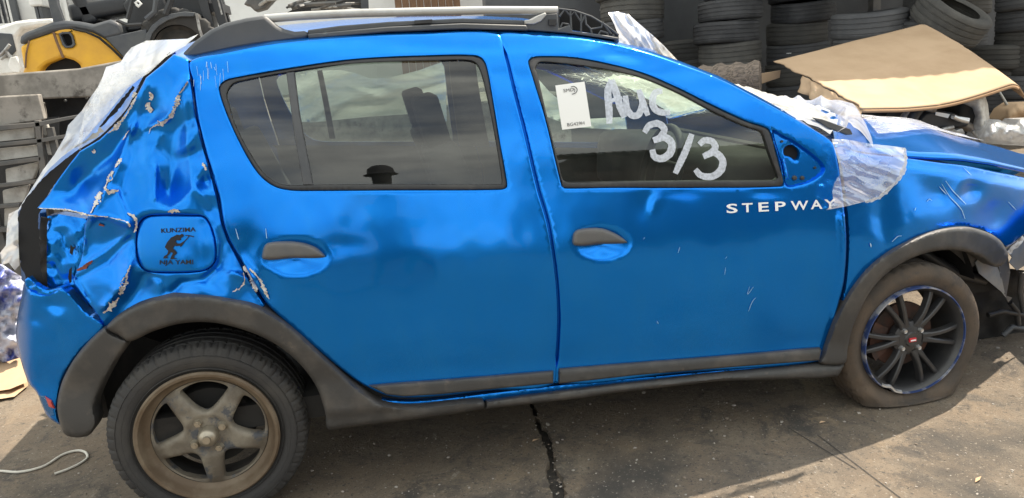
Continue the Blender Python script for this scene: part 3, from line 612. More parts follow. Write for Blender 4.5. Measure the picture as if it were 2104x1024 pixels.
panel('wheel_arch_moulding', ra_out+ra_in, M_clad, car, off=off_ra, res=9, rnd=10, rdep=.018, flange=.07, step=6)
sill_top = [(998, 823), (1147, 803), (1250, 790), (1460, 765), (1684, 744), (1735, 749)]
sill_bot = [(1729, 762), (1722, 773), (1683, 778), (1483, 783), (1462, 785), (1262, 808), (1200, 818), (998, 841)]
panel('sill', sill_top+sill_bot, M_clad, car, off=lambda x, y: -.016+.03*np.clip((y-np.interp(x, [998, 1262, 1700], [829, 797, 762]))/12, 0, 1)*0+.022*np.clip((np.interp(x, [998, 1262, 1700], [829, 797, 758])-y)/14, 0, 1), res=8, rnd=5, rdep=.02, flange=.08, smooth=False, step=7)
panel('sill_lip', [(690, 745), (733, 789), (775, 816), (830, 824), (900, 820), (1000, 808), (1147, 791), (1300, 777), (1690, 743), (1690, 750), (1300, 790), (1147, 806), (1000, 826), (900, 838), (820, 838), (770, 826), (725, 795), (675, 745), (600, 680), (600, 668)], PAINT, car, off=.02, res=8, rnd=4, rdep=.01, flange=.03, step=6)
bump = panel('rear_bumper', [(51, 580), (60, 592), (72, 600), (98, 604), (129, 592), (175, 638), (214, 672), (164, 724), (130, 777), (118, 828), (119, 858), (126, 874), (100, 858), (88, 838), (76, 808), (58, 785), (43, 742), (33, 695), (35, 656), (44, 610)], PAINT, car, off=lambda x, y: .005+.10*np.clip((70-x)/45, 0, 1)**2, disp=lambda x, y: gauss(x, y, 70, 655, 14, 12, .005)+gauss(x, y, 110, 625, 30, 16, .008)+.006*vnoise(x/30, y/30, 6, 2), res=7, rdep=.012, rnd=7, step=5, flange=.04)
panel('bumper_lip', [(50, 578), (60, 570), (72, 582), (98, 596), (128, 590), (132, 594), (100, 608), (72, 604), (56, 594)], PAINT, bump, off=.012, disp=lambda x, y: .012*vnoise(x/9, y/9, 3, 2), res=4, rnd=3, step=4, flange=.02)
panel('reflector', [(78, 812), (90, 812), (108, 830), (113, 856), (104, 856), (90, 842)], GL_clear, bump, off=lambda x, y: .002+0*x, res=5, rnd=3, flange=.01, smooth=False)
panel('reflector_lens', [(92, 814), (106, 824), (112, 840), (100, 836)], M_redlens, bump, off=-.002, res=5, rnd=2, flange=.008, smooth=False)

# --- tailgate edge, seen past the folded quarter
tg = panel('tailgate', [(358, 108), (300, 158), (281, 199), (249, 250), (205, 292), (164, 318), (141, 346), (110, 385), (80, 430), (88, 480), (92, 560), (90, 596), (60, 590), (44, 575), (40, 500), (36, 434), (60, 395), (100, 340), (140, 296), (180, 240), (220, 200), (262, 165), (300, 140), (340, 112)], PAINT, car, off=lambda x, y: .09+.005*np.maximum(0, np.interp(y, [110, 160, 200, 246, 290, 311, 340, 372, 400, 430, 600], [357, 300, 281, 249, 205, 164, 141, 117, 100, 78, 84])-x), disp=lambda x, y: crease(x, y, [(340, 125), (290, 170), (268, 205), (200, 285), (150, 325), (100, 390), (75, 440), (80, 560)], 9, .05)+.015*vnoise(x/30, y/30, 8, 2), res=8, rnd=0, smooth=False, flange=.05)
panel('tailgate_seal_and_shade', [(357, 108), (330, 130), (304, 152), (286, 175), (278, 186), (284, 176), (310, 142), (346, 108)], M_black, tg, off=.07, res=8, rnd=0, smooth=False, flange=0)
ribbon('tailgate_seal_and_shade', [(352, 111), (322, 138), (300, 160), (283, 192), (262, 228), (236, 256), (205, 284), (165, 308)], [9, 12, 12, 9, 8, 7, 6, 4], M_black, tg, off=.055, jag=.1)
ribbon('tailgate_seal_and_shade', [(168, 306), (136, 336), (104, 370), (74, 410), (60, 440), (60, 490), (64, 545), (74, 582)], [6, 16, 26, 34, 42, 44, 42, 30], M_black, tg, off=.05, jag=.1)  # black strip: hatch gap plus shade painted over the tailgate's blue
ribbon('rear_glass_edge', [(275, 178), (255, 205), (230, 235), (205, 262)], [6, 9, 7, 3], M_black, tg, off=.06, jag=.4)
ribbon('rear_glass_edge', [(210, 266), (190, 282), (170, 294), (145, 306), (132, 318)], [10, 9, 5, 4, 3], M_steel, tg, off=.055, jag=.5)

# --- roof, rails, bonnet, windscreen
EDGE = np.array([W(x, y) for x, y in [(365., 122.), (391., 126.), (460., 109.), (560., 90.), (700., 77.), (860., 69.), (1022., 67.), (1100., 71.), (1180., 77.), (1250., 88.), (1330., 108.), (1400., 132.), (1560., 204.), (1712., 297.)]])
def edge_at(X): return np.interp(X, EDGE[:, 0], EDGE[:, 1]), np.interp(X, EDGE[:, 0], EDGE[:, 2])
def roof_fn(u, v):
    X = .06+1.58*u; ye, ze = edge_at(np.maximum(X, .1)); ze = ze-np.maximum(0, .1-X)*.25; t = 2*v-1
    y = ye+.004+(YM-2*ye-.008)*v
    c = .085-.05*np.clip((X-1.25)/.4, 0, 1)
    X = X+.12*(1-t**2)*u**6
    return np.stack([X, y, ze+c*(1-np.abs(t)**2.6)-.01*(1-np.abs(t)**40)*0], 1)
roof = grid('roof', roof_fn, 40, 40, PAINT, car, flip=False)
YR = .30
plate('roof_rail_foot', [(365, 123), (378, 106), (400, 84), (430, 62), (462, 47), (505, 37), (545, 31), (556, 42), (568, 52), (584, 60), (605, 65), (632, 63), (633, 80), (560, 89), (480, 103), (410, 118)], YR-.08, .07, M_plast, car, smooth=False, bevel=.012)
t_ = np.linspace(0, 1, 30); rx = 545+t_*600; ry = np.interp(rx, [545, 620, 720, 860, 1000, 1145], [39, 33, 28, 24.5, 21.5, 22])
tube('roof_rail', PY(rx, ry, YR-.05+0*rx), .0135, M_silver, car, 14)
plate('roof_rail_base', [(632, 62), (700, 53), (800, 45), (950, 38), (1078, 42), (1078, 52), (950, 48), (800, 55), (632, 70)], YR-.07, .05, M_plast, car, bevel=.004)
plate('roof_rail_base', [(632, 70), (800, 55), (950, 48), (1082, 52), (1086, 63), (950, 60), (800, 66), (634, 80)], YR-.085, .05, M_plast, car, bevel=.004)
plate('roof_rail_clip', [(852, 42), (888, 40), (888, 47), (852, 49)], YR-.08, .03, M_trim, car)
# stripped front rail foot: bare ribbed core
rf = plate('rail_foot_core', [(1076, 48), (1086, 46), (1112, 44), (1118, 30), (1146, 28), (1148, 60), (1170, 52), (1176, 64), (1240, 72), (1272, 78), (1272, 83), (1180, 70), (1080, 62)], YR-.07, .05, M_plast, car, bevel=.003)
plate('rail_foot_tip', [(1078, 42), (1092, 40), (1106, 32), (1120, 26), (1124, 30), (1112, 44), (1098, 50), (1078, 50)], YR-.075, .05, M_silver, rf, bevel=.003)
plate('rail_foot_back', [(1148, 16), (1180, 18), (1215, 32), (1245, 50), (1272, 74), (1240, 72), (1176, 62), (1148, 58)], YR-.02, .02, M_black, rf)
for pts in ([(1147, 16), (1147, 60)], [(1147, 18), (1180, 22), (1215, 34), (1245, 52), (1271, 72)], [(1172, 22), (1174, 64)], [(1194, 28), (1194, 68)], [(1150, 34), (1160, 20), (1173, 34), (1180, 24), (1194, 46), (1202, 30)], [(1202, 30), (1204, 50), (1214, 60), (1236, 56), (1238, 46)], [(1194, 48), (1203, 30)], [(1238, 46), (1248, 60), (1256, 70)], [(1214, 60), (1216, 70)], [(1230, 72), (1234, 64), (1248, 68), (1250, 78)], [(1150, 60), (1156, 48), (1168, 50), (1172, 60)], [(1260, 70), (1261, 80)]):
    p = np.array(pts, float); tube('rail_rib', PY(p[:, 0], p[:, 1], np.full(len(p), YR-.055)), .0035, M_fgrey, rf, 6)
plate('rail_clip', [(1128, 40), (1143, 40), (1143, 52), (1128, 52)], YR-.08, .02, M_trim, rf)
def far_rail(u): return None
# aerial base and far rail on the other side of the roof
fr = [(1.22, 1.40, 1.60), (1.35, 1.41, 1.585), (1.47, 1.42, 1.55)]
tube('roof_rail', [(.2, 1.41, 1.62), (.7, 1.40, 1.635), (1.2, 1.40, 1.60), (1.36, 1.41, 1.585), (1.46, 1.42, 1.545)], .016, M_plast, car, 10)
BN = np.array([W(x, y, .02) for x, y in [(1716., 300.), (1780., 313.), (1860., 320.), (1955., 327.), (2043., 337.), (2104., 349.), (2150., 362.), (2190., 380.)]])
def bonnet_fn(u, v):
    k = u*(len(BN)-1); i = np.arange(len(BN)); P = np.stack([np.interp(k, i, BN[:, c]) for c in range(3)], 1); t = 2*v-1
    y = P[:, 1]+(YM-2*P[:, 1])*v
    X = P[:, 0]+.26*(1-t**2)*np.clip(1-u*1.2, 0, 1)+.12*(1-t**2)*u**3
    bump_ = .10*(1-np.abs(t)**2.4)+.012*np.exp(-((np.abs(t)-.55)/.08)**2)
    z = P[:, 2]+bump_*(1-.25*u)+.010*vnoise(X*5, y*5, 31, 2)+.025*np.exp(-((X-2.85)/.2)**2-((y-.45)/.18)**2)
    return np.stack([X, y, z], 1)
bonnet = grid('bonnet', bonnet_fn, 36, 36, PAINT, car)
m_ = bonnet.modifiers.new('solidify', 'SOLIDIFY'); m_.thickness = .014; m_.offset = -1
A0 = np.array([W(x, y) for x, y in [(1270., 92.), (1330., 108.), (1400., 132.), (1480., 163.), (1560., 204.), (1640., 248.), (1712., 297.)]])
def wind_fn(u, v, off=0):
    k = u*(len(A0)-1); P = np.stack([np.interp(k, np.arange(len(A0)), A0[:, c]) for c in range(3)], 1)+np.array([.02, .05, 0]); P[:, 2] += -.09+.09*u*u; t = 2*v-1
    y = P[:, 1]+(YM-2*P[:, 1])*v; b = (1-t**2)
    return np.stack([P[:, 0]+(.08+.24*u)*b+off*.5, y, P[:, 2]+.03*u**3*b+off], 1)
def shatter_mat():
    m, n, l, out = node_mat('shattered_windscreen'); g = n.new('ShaderNodeNewGeometry')
    v = n.new('ShaderNodeTexVoronoi'); v.feature = 'DISTANCE_TO_EDGE'; v.inputs['Scale'].default_value = 16; l.new(g.outputs['Position'], v.inputs['Vector'])
    r = n.new('ShaderNodeMapRange'); r.inputs[1].default_value = .0; r.inputs[2].default_value = .05; r.inputs[3].default_value = .6; r.inputs[4].default_value = .06; l.new(v.outputs['Distance'], r.inputs[0])
    tr = n.new('ShaderNodeBsdfTransparent'); tr.inputs[0].default_value = (.75, .85, .75, 1); tl = n.new('ShaderNodeBsdfTranslucent'); tl.inputs[0].default_value = (.75, .8, .74, 1)
    gl = n.new('ShaderNodeBsdfGlossy'); gl.inputs['Roughness'].default_value = .05
    a = n.new('ShaderNodeMixShader'); l.new(r.outputs[0], a.inputs[0]); l.new(tr.outputs[0], a.inputs[1]); l.new(tl.outputs[0], a.inputs[2])
    b = n.new('ShaderNodeMixShader'); b.inputs[0].default_value = .08; l.new(a.outputs[0], b.inputs[1]); l.new(gl.outputs[0], b.inputs[2]); l.new(b.outputs[0], out.inputs[0])
    return m
grid('windscreen', lambda u, v: wind_fn(u, v), 24, 30, shatter_mat(), car)
A1 = A0+np.array([.0, .004, .0])
def pillar_fn(u, v):
    k = u*(len(A0)-1); P = np.stack([np.interp(k, np.arange(len(A0)), A0[:, c]) for c in range(3)], 1)
    return P+np.stack([.03*v, .004+.075*v, .014*np.sin(v*2.6)-.01*v], 1)
grid('windscreen_pillar', pillar_fn, 24, 6, PAINT, car)
grid('windscreen_pillar', lambda u, v: (lambda P: np.stack([P[:, 0], YM-P[:, 1], P[:, 2]], 1))(pillar_fn(u, v)), 24, 6, PAINT, car, flip=True)
# cowl under the windscreen and its black scuttle
def cowl_fn(u, v):
    a = wind_fn(np.ones_like(u), v, -.01); b = bonnet_fn(np.zeros_like(u), v); b = b+np.array([.0, 0, -.02]); return a+(b-a)*u[:, None]
grid('scuttle', cowl_fn, 4, 24, M_trim, car)
# far side
for nm, out_, win in (('rear_door', rd_out, WIN_R_OUT), ('front_door', fd_out, WIN_F_OUT)):
    d = panel(nm, out_, PAINT, car, [win], res=26, step=14, rnd=0, mirror=True)
    panel('window_glass', win, GL_clear, d, off=.01, res=40, rnd=0, flange=0, mirror=True, step=14)
    belt = [p for p in out_ if p[1] > 392]
    panel('door_card', [(p[0], max(p[1], 396)) for p in (out_ if nm == 'rear_door' else out_)], M_inner, d, off=.06, res=30, rnd=0, flange=0, mirror=True, smooth=False, step=14)
panel('window_divider', [(588, 149), (605, 147), (644, 381), (623, 381)], M_plast, car, off=.004, res=20, rnd=0, smooth=False, mirror=True)
panel('rear_quarter_panel', q_out, PAINT, car, res=26, step=14, rnd=0, mirror=True, smooth=False)
panel('front_fender', fen_out, PAINT, car, res=26, step=14, rnd=0, mirror=True, smooth=False)
# near-side door cards (dark inner faces)
panel('door_card', [(p[0], max(p[1], 398)) for p in rd_out], M_inner, rear_door, off=.07, res=40, rnd=0, flange=0, smooth=False, step=20)
panel('door_card', [(p[0], max(p[1], 398)) for p in fd_out], M_inner, front_door, off=.07, res=40, rnd=0, flange=0, smooth=False, step=20)
panel('quarter_trim', [(385, 150), (430, 340), (455, 460), (300, 430), (120, 410), (285, 210), (330, 150)], M_inner, car, off=.12, res=40, rnd=0, flange=0, smooth=False, step=20)
# floor pan, bulkhead, bay
V, F = [], []
def addb(*a):
    v, f = boxv(*a); b = len(V); V.extend(v); F.extend([tuple(b+i for i in q) for q in f])
addb(-.25, 2.25, .10, 1.63, .30, .38); addb(.4, 2.2, .06, .10, .27, .45); addb(2.20, 2.24, .12, 1.6, .3, 1.0)
addb(-.42, -.36, .25, 1.5, .35, 1.0)
obj('floor_pan', V, F, M_under, car, smooth=False)
V, F = [], []
addb(2.4, 3.05, .42, 1.3, .32, .78); addb(2.3, 3.2, .36, .42, .55, .80); addb(3.15, 3.22, .3, 1.45, .62, .74); addb(3.1, 3.16, .4, 1.35, .25, .62); addb(2.95, 3.2, .32, .37, .30, .60)
obj('engine_bay', V, F, M_under, car, smooth=False)
for (x, y, z, r) in ((3.0, .28, .42, .05), (3.05, .35, .36, .03), (2.98, .3, .52, .03)):
    tube('hanging_hose', [(x-.2, y+.1, z+.12), (x-.05, y, z), (x+.1, y+.02, z-.06), (x+.25, y+.1, z+.02)], r*.45, M_trim, car, 8)
flap('splash_shield', [(1985, 560), (2010, 548), (2040, 548), (2104, 556), (2190, 556), (2190, 700), (2120, 694), (2096, 706), (2072, 712), (2050, 700), (2010, 700), (1992, 680)], .46, .50, M_under, car, 11, .05, 12)
for pts, m in (([(2030, 648), (2060, 640), (2104, 648), (2150, 640)], M_trim), ([(2060, 690), (2080, 672), (2104, 676), (2150, 668)], M_plast), ([(2075, 622), (2090, 640), (2092, 668)], M_trim), ([(2100, 560), (2096, 600), (2104, 640)], M_bars)):
    p = np.array(pts, float); tube('hanging_strut', PY(p[:, 0], p[:, 1], np.full(len(p), .40)), .012, m, car, 8)
# added bumper skin, unseen past the right edge, placed to shade the ground
def bump_fn(u, v):
    k = u*3; X = np.interp(k, [0, 1, 2, 3], [3.14, 3.32, 3.55, 3.74]); y = np.interp(k, [0, 1, 2, 3], [-.12, -.06, .18, .62])
    return np.stack([X-.03*v, y+.03*np.sin(v*3), .28+.34*v+.03*np.sin(u*9)], 1)
grid('front_bumper', bump_fn, 16, 8, PAINT, car, thick=.006)
# wheel housings
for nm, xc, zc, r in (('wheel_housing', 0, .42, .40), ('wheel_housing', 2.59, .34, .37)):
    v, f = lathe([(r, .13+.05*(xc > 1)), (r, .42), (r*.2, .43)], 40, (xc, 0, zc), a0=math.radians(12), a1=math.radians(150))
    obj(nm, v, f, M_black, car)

# --- inside
def rbox(name, c, s, mat, parent, rx=0, ry=0, rz=0, sub=2, taper=1.0):
    bm = bmesh.new(); bmesh.ops.create_cube(bm, size=1)
    for v in bm.verts:
        k = taper if v.co.z > 0 else 1.0
        v.co = Vector((v.co.x*s[0]*k, v.co.y*s[1]*k, v.co.z*s[2]))
    bmesh.ops.bevel(bm, geom=list(bm.edges), offset=min(s)*.28, segments=3, affect='EDGES', profile=.6)
    me = bpy.data.meshes.new(name); bm.to_mesh(me); bm.free(); me.materials.append(mat)
    me.polygons.foreach_set('use_smooth', [True]*len(me.polygons))
    o = bpy.data.objects.new(name, me); COL.objects.link(o)
    o.matrix_world = Matrix.Translation(c) @ (Matrix.Rotation(rz, 4, 'Z') @ Matrix.Rotation(ry, 4, 'Y') @ Matrix.Rotation(rx, 4, 'X'))
    if parent is not None: setpar(o, parent)
    return o
for yy in (.45, 1.25):
    rbox('front_seat', (1.22, yy, .60), (.5, .48, .16), M_seat, car)
    st = rbox('seat_backrest', (.96, yy, .86), (.14, .48, .62), M_seat, car, ry=-.28, taper=.85)
    rbox('headrest', (.86, yy, 1.24), (.09, .26, .18), M_seat, car, ry=-.2)
rbox('rear_bench', (.42, .865, .62), (.5, 1.3, .18), M_seat, car); rbox('seat_backrest', (.14, .865, .92), (.14, 1.3, .6), M_seat, car, ry=-.35)
for yy in (.5, 1.2): rbox('headrest', (.02, yy, 1.24), (.08, .26, .15), M_seat, car, ry=-.2)
rbox('dashboard', (2.02, .865, .86), (.45, 1.4, .3), M_dark, car, ry=.1)
sw = [(1.74+.05*math.sin(a), .45+.18*math.cos(a), .95+.17*math.sin(a)) for a in np.linspace(0, 2*math.pi, 40, endpoint=False)]
tube('steering_wheel', sw, .015, M_dark, car, 10, closed=True); rbox('steering_hub', (1.77, .45, .93), (.05, .16, .12), M_dark, car, ry=.3)
grid('headlining', lambda u, v: roof_fn(.08+u*.85, .04+v*.92)-np.array([0, 0, .035]), 16, 16, M_inner, car, flip=True)
panel('centre_pillar', [(1005, 120), (1085, 120), (1150, 395), (1055, 395)], M_inner, car, off=.05, res=40, rnd=0, flange=.03, smooth=False)
panel('centre_pillar', [(1005, 120), (1085, 120), (1150, 395), (1055, 395)], M_inner, car, off=.05, res=40, rnd=0, flange=.03, smooth=False, mirror=True)

# --- sticker and brushed auction marks on the front window
gp = lambda dy: (lambda x, y, o: W(x, y, .014+dy+0*x))
panel('sticker', [(1141, 176), (1201, 168), (1215, 260), (1155, 267)], M_paper, front_door, place=gp(-.003), res=20, rnd=0, flange=.001, smooth=False)
text_mesh('sticker_text', 'SMD', (1158, 190), (1179, 187.5), 7, M_print, front_door, place=gp(-.005))
ribbon('sticker_logo', [(1173, 179), (1180, 178), (1186, 184), (1183, 191), (1175, 194)], 1.6, M_print, front_door, place=gp(-.005), jag=0, step=2)
ribbon('sticker_logo', [(1176, 182), (1181, 184), (1180, 190)], 1.2, M_print, front_door, place=gp(-.005), jag=0, step=2)
text_mesh('sticker_text', 'BG429H', (1166, 260), (1201, 256), 7, M_print, front_door, place=gp(-.005))
def brush_mat():
    m, n, l, out = node_mat('brushed_white_paint'); g = n.new('ShaderNodeNewGeometry'); t = n.new('ShaderNodeTexNoise'); t.inputs['Scale'].default_value = 120; t.inputs['Detail'].default_value = 4; l.new(g.outputs['Position'], t.inputs['Vector'])
    r = n.new('ShaderNodeMapRange'); r.inputs[1].default_value = .3; r.inputs[2].default_value = .65; r.inputs[3].default_value = .58; r.inputs[4].default_value = .9; l.new(t.outputs['Fac'], r.inputs[0])
    d = n.new('ShaderNodeBsdfDiffuse'); d.inputs[0].default_value = (.62, .66, .74, 1); tr = n.new('ShaderNodeBsdfTransparent'); a = n.new('ShaderNodeMixShader')
    l.new(r.outputs[0], a.inputs[0]); l.new(tr.outputs[0], a.inputs[1]); l.new(d.outputs[0], a.inputs[2]); l.new(a.outputs[0], out.inputs[0]); return m
BR = brush_mat()
b5 = lambda L_: [(1000+x/2.4386, y/2.4386) for x, y in L_]
for i, (pts, w) in enumerate([(b5([(615, 620), (612, 540), (608, 450), (625, 400)]), 16), (b5([(625, 400), (650, 470), (670, 540), (690, 590)]), 16), (b5([(600, 520), (640, 500), (680, 490)]), 9),
        (b5([(695, 480), (705, 550), (730, 580), (760, 575), (780, 520), (762, 450)]), 15), (b5([(762, 450), (785, 520), (808, 580)]), 14), (b5([(880, 455), (845, 465), (830, 510), (845, 550), (880, 565), (920, 565)]), 15),
        (b5([(790, 665), (815, 630), (860, 620), (890, 650), (870, 685), (835, 705)]), 15), (b5([(835, 705), (890, 690), (925, 715), (920, 765), (880, 795), (840, 785), (830, 750)]), 17), (b5([(1028, 672), (1000, 750), (968, 820), (945, 870)]), 15),
        (b5([(1065, 725), (1090, 705), (1130, 710), (1145, 740), (1120, 770), (1085, 785)]), 15), (b5([(1085, 785), (1140, 765), (1180, 800), (1175, 850), (1130, 885), (1075, 880), (1045, 850)]), 16)]):
    ribbon('brushed_marking', pts, np.array([.75, .9, .95, .9, .7])*w, BR, front_door, place=gp(-.002-.0006*i), jag=.06, step=2.5)

# ------------------------------------------------------------------ wheels
def tyre_prof(R, rim, w, grooves=4, gd=.008):
    h = w/2; p = [(rim, -h*.86), (rim+.012, -h*.93)]
    for k in np.linspace(0, 1, 9)[1:]:
        p.append((rim+.012+(R-.022-rim-.012)*k, -h*(.93+.09*math.sin(k*math.pi*.9))+.0))
    p += [(R-.010, -h*.90), (R-.003, -h*.80)]
    for g in range(grooves):
        c = -h*.8+1.6*h*(g+.5)/grooves+0; e = .005
        p += [(R, c-e-.002), (R-gd, c-e), (R-gd, c+e), (R, c+e+.002)]
    q = [(r, -y) for r, y in p[:13]][::-1]
    return p+q[:2]+q[2:]
# rear wheel: muddy five-spoke steel wheel
RC = (0.0, .045, .316); RT = .316
wh = bpy.data.objects.new('rear_wheel', None); COL.objects.link(wh); wh.location = RC; BASES[wh.name] = Vector(RC); setpar(wh, car)
def rw(o): return o
BASES['rear_wheel'] = Vector(RC)
def mod_t(a, j, r, h, i):
    if r > RT-.03 and r < RT-.002 and (i % 6) in (0,): r -= .007
    if r >= RT-.004 and (i % 6) == 3 and abs(h) > .05: r -= .006
    return r, h
v, f = lathe(tyre_prof(RT, .224, .205), 288, (RC[0], RC[1]+.1025, RC[2]), mod=mod_t)
def wheel_part(name, v, f, mat, root, angle=35):
    o = obj(name, v, f, mat, None, angle=angle); o.parent = root; o.matrix_parent_inverse = Matrix.Translation(BASES[root.name]).inverted(); return o
wheel_part('tyre', v, f, M_tyre, wh)
for rr, ww in ((.282, .0016), (.262, .0012), (.238, .0016)):
    v, f = lathe([(rr-.002, .003), (rr, -ww), (rr+.002, .003)], 120, (RC[0], RC[1]-.001, RC[2])); wheel_part('sidewall_rib', v, f, M_tyre, wh)
v, f = lathe([(.226, .012), (.228, -.002), (.222, -.008), (.213, -.006), (.208, .004), (.204, .020), (.196, .030), (.186, .036)], 120, RC); wheel_part('rim', v, f, M_rimring, wh)
v, f = lathe([(.187, .036), (.180, .05), (.176, .10), (.19, .16), (.21, .18)], 90, RC); wheel_part('rim_barrel', v, f, M_under, wh)
# spoke disc with five windows
def disc_mesh(Rd, prof, windows, c, res, thick=.006):
    outl = np.array([(Rd*math.cos(a), Rd*math.sin(a)) for a in np.linspace(0, 2*math.pi, 110, endpoint=False)])
    V, F = cdt(outl, [catmull(w, True, .006, True) for w in windows], res)
    r = np.hypot(V[:, 0], V[:, 1]); d = np.full(len(V), 1e9)
    for w in windows: d = np.minimum(d, segdist(V, catmull(w, True, .006, True)))
    y = np.interp(r, *zip(*prof))+.007*np.exp(-(d/.006)**2)
    P = np.stack([c[0]+V[:, 0], c[1]+y, c[2]+V[:, 1]], 1); n = len(P)
    faces = [tuple(t) for t in F]; verts = list(P); idx = {}
    for a, b in boundary(F):
        for q in (a, b):
            if q not in idx: idx[q] = len(verts); verts.append(P[q]+np.array([0, .028, 0]))
        faces.append((b, a, idx[a], idx[b]))
    return verts, faces
wins = []
for k in range(5):
    a0 = math.radians(90+72*k-3)
    pts = []
    for da, r in ((-26, .170), (-13, .177), (0, .179), (13, .177), (26, .170), (25, .148), (20, .114), (11, .088), (0, .080), (-11, .088), (-20, .114), (-25, .148)):
        a = a0+math.radians(da); pts.append((r*math.cos(a), r*math.sin(a)))
    wins.append(pts)
v, f = disc_mesh(.184, [(0, .016), (.04, .016), (.06, .018), (.075, .010), (.12, .012), (.16, .022), (.184, .034)], wins, RC, .008)
wheel_part('spoke_disc', v, f, M_rimr, wh, 60)
v, f = lathe([(0, -.028), (.012, -.028), (.014, -.022), (.024, -.018), (.030, -.010), (.032, .004), (.034, .018)], 40, RC); wheel_part('hub_cap', v, f, M_nut, wh)
for k in range(4):
    a = math.radians(28+90*k); c = (RC[0]+.054*math.cos(a), RC[1], RC[2]+.054*math.sin(a))
    v, f = lathe([(.0, -.002), (.006, -.002), (.0065, .002), (.011, .002), (.012, .008), (.016, .016), (.017, .02)], 6 if k % 2 else 12, c); wheel_part('wheel_nut', v, f, M_nut, wh)
v, f = lathe([(.03, .085), (.135, .085), (.138, .095), (.138, .17), (.05, .18)], 60, RC); wheel_part('brake_drum', v, f, M_under, wh)
# front wheel: black multi-spoke alloy, tyre flat
FC = (2.59, .05, .257); FT = .300
fw = bpy.data.objects.new('front_wheel', None); COL.objects.link(fw); fw.location = FC; BASES['front_wheel'] = Vector(FC); setpar(fw, car)
v, f = lathe(tyre_prof(FT, .218, .20), 216, (FC[0], FC[1]+.10, FC[2]), mod=lambda a, j, r, h, i: ((r-.005, h) if r >= FT-.004 and i % 5 == 0 and abs(h) > .05 else (r, h)))
# flat: what would be below the ground is squashed and bulges sideways
low = np.clip((.10-v[:, 2])/.14, 0, 1); yc = FC[1]+.10
zz = v[:, 2].copy(); v[:, 2] = np.where(zz < .03, .002+np.maximum(0, (zz+.05))*.25*.6, zz)
side = (v[:, 1]-yc)/.10; rad = np.hypot(v[:, 0]-FC[0], zz-FC[2]); mid = np.clip(1-np.abs(rad-.265)/.06, 0, 1)
v[:, 1] += np.sign(side)*np.abs(side)*low*(.016+.030*mid); v[:, 0] += (v[:, 0]-FC[0])*low*.10
wheel_part('flat_tyre', v, f, M_tyre2, fw)
v, f = lathe([(.217, .015), (.217, -.004), (.215, -.009), (.2115, -.009), (.210, -.002)], 120, FC, mod=lambda a, j, r, h, i: (r-.010*math.exp(-((a-math.radians(240))/.09)**2), h)); wheel_part('rim_lip', v, f, M_lip, fw)
v, f = lathe([(.210, -.002), (.198, .012), (.195, .03), (.192, .09), (.19, .17), (.21, .18)], 90, FC); wheel_part('rim', v, f, M_alloy, fw)
v, f = lathe([(0, .012), (.026, .012), (.030, .018), (.05, .022), (.068, .030), (.07, .06)], 48, FC); wheel_part('wheel_hub', v, f, M_alloy, fw)
pairs = 6
for k in range(pairs):
    ac = math.radians(60*k-3)
    for sgn in (-1, 1):
        pts = []
        for t in np.linspace(0, 1, 9):
            r = .052+(.201-.052)*t; da = math.radians(9+4.6*math.sin(t*2.6)) if True else 0
            da = math.radians(7.0+3.2*t)
            a = ac+sgn*da; pts.append((r, a, .020-.004*t-.010*math.sin(t*math.pi)))
        vv, ff = [], []
        for i, (r, a, h) in enumerate(pts):
            wdt = np.interp(i/8, [0, .3, 1], [.014, .0085, .0085]); er = np.array([math.cos(a), 0, math.sin(a)]); et = np.array([-math.sin(a), 0, math.cos(a)]); c = np.array(FC)+er*r+np.array([0, h, 0])
            for dw, dh in ((-1, .030), (-1, .004), (-.55, 0), (.55, 0), (1, .004), (1, .030)): vv.append(c+et*wdt*dw+np.array([0, dh, 0]))
        for i in range(8):
            for j in range(5): ff.append((i*6+j, i*6+j+1, (i+1)*6+j+1, (i+1)*6+j))
        wheel_part('spoke', vv, ff, M_alloy, fw, 30)
for k in range(4):
    a = math.radians(40+90*k); c = (FC[0]+.05*math.cos(a), FC[1], FC[2]+.05*math.sin(a))
    v, f = lathe([(0, .008), (.005, .008), (.0055, .012), (.008, .010), (.009, .018), (.011, .026)], 12, c); wheel_part('wheel_nut', v, f, M_bright, fw)
o = box('centre_badge', FC[0]-.016, FC[0]+.014, FC[1]+.006, FC[1]+.014, FC[2]-.008, FC[2]+.008, M_red, None, .002); o.parent = fw; o.matrix_parent_inverse = Matrix.Translation(FC).inverted()
o = box('badge_stripe', FC[0]-.012, FC[0]+.010, FC[1]+.0045, FC[1]+.006, FC[2]-.003, FC[2]+.002, M_white, None, 0); o.parent = fw; o.matrix_parent_inverse = Matrix.Translation(FC).inverted()
v, f = lathe([(.03, .075), (.13, .075), (.132, .08), (.132, .09), (.03, .10)], 60, FC); wheel_part('brake_disc', v, f, M_disc, fw)
v, f = lathe([(.08, .06), (.15, .055), (.15, .11), (.08, .11), (.08, .06)], 16, FC, a0=math.radians(150), a1=math.radians(215)); wheel_part('brake_caliper', v, f, M_disc, fw)
ribbon_p = []
v, f = lathe([(.217, -.004), (.213, -.0125), (.207, -.011), (.2025, -.003)], 14, FC, a0=math.radians(228), a1=math.radians(256), mod=lambda a, j, r, h, i: (r-.010*math.exp(-((a-math.radians(240))/.09)**2), h)); wheel_part('broken_rim_edge', v, f, M_bright, fw)
# far wheels
for nm, c, R in (('rear_wheel', (0, 1.63, .316), RT), ('front_wheel', (2.59, 1.63, .30), .30)):
    v, f = lathe(tyre_prof(R, .215, .2), 64, (c[0], c[1]-.1, c[2])); o = obj(nm, v, f, M_tyre, car)
    v, f = lathe([(0, 0), (.215, 0), (.215, .05)], 40, (c[0], c[1]-.15, c[2])); oo = obj('rim', v, f, M_under, o)

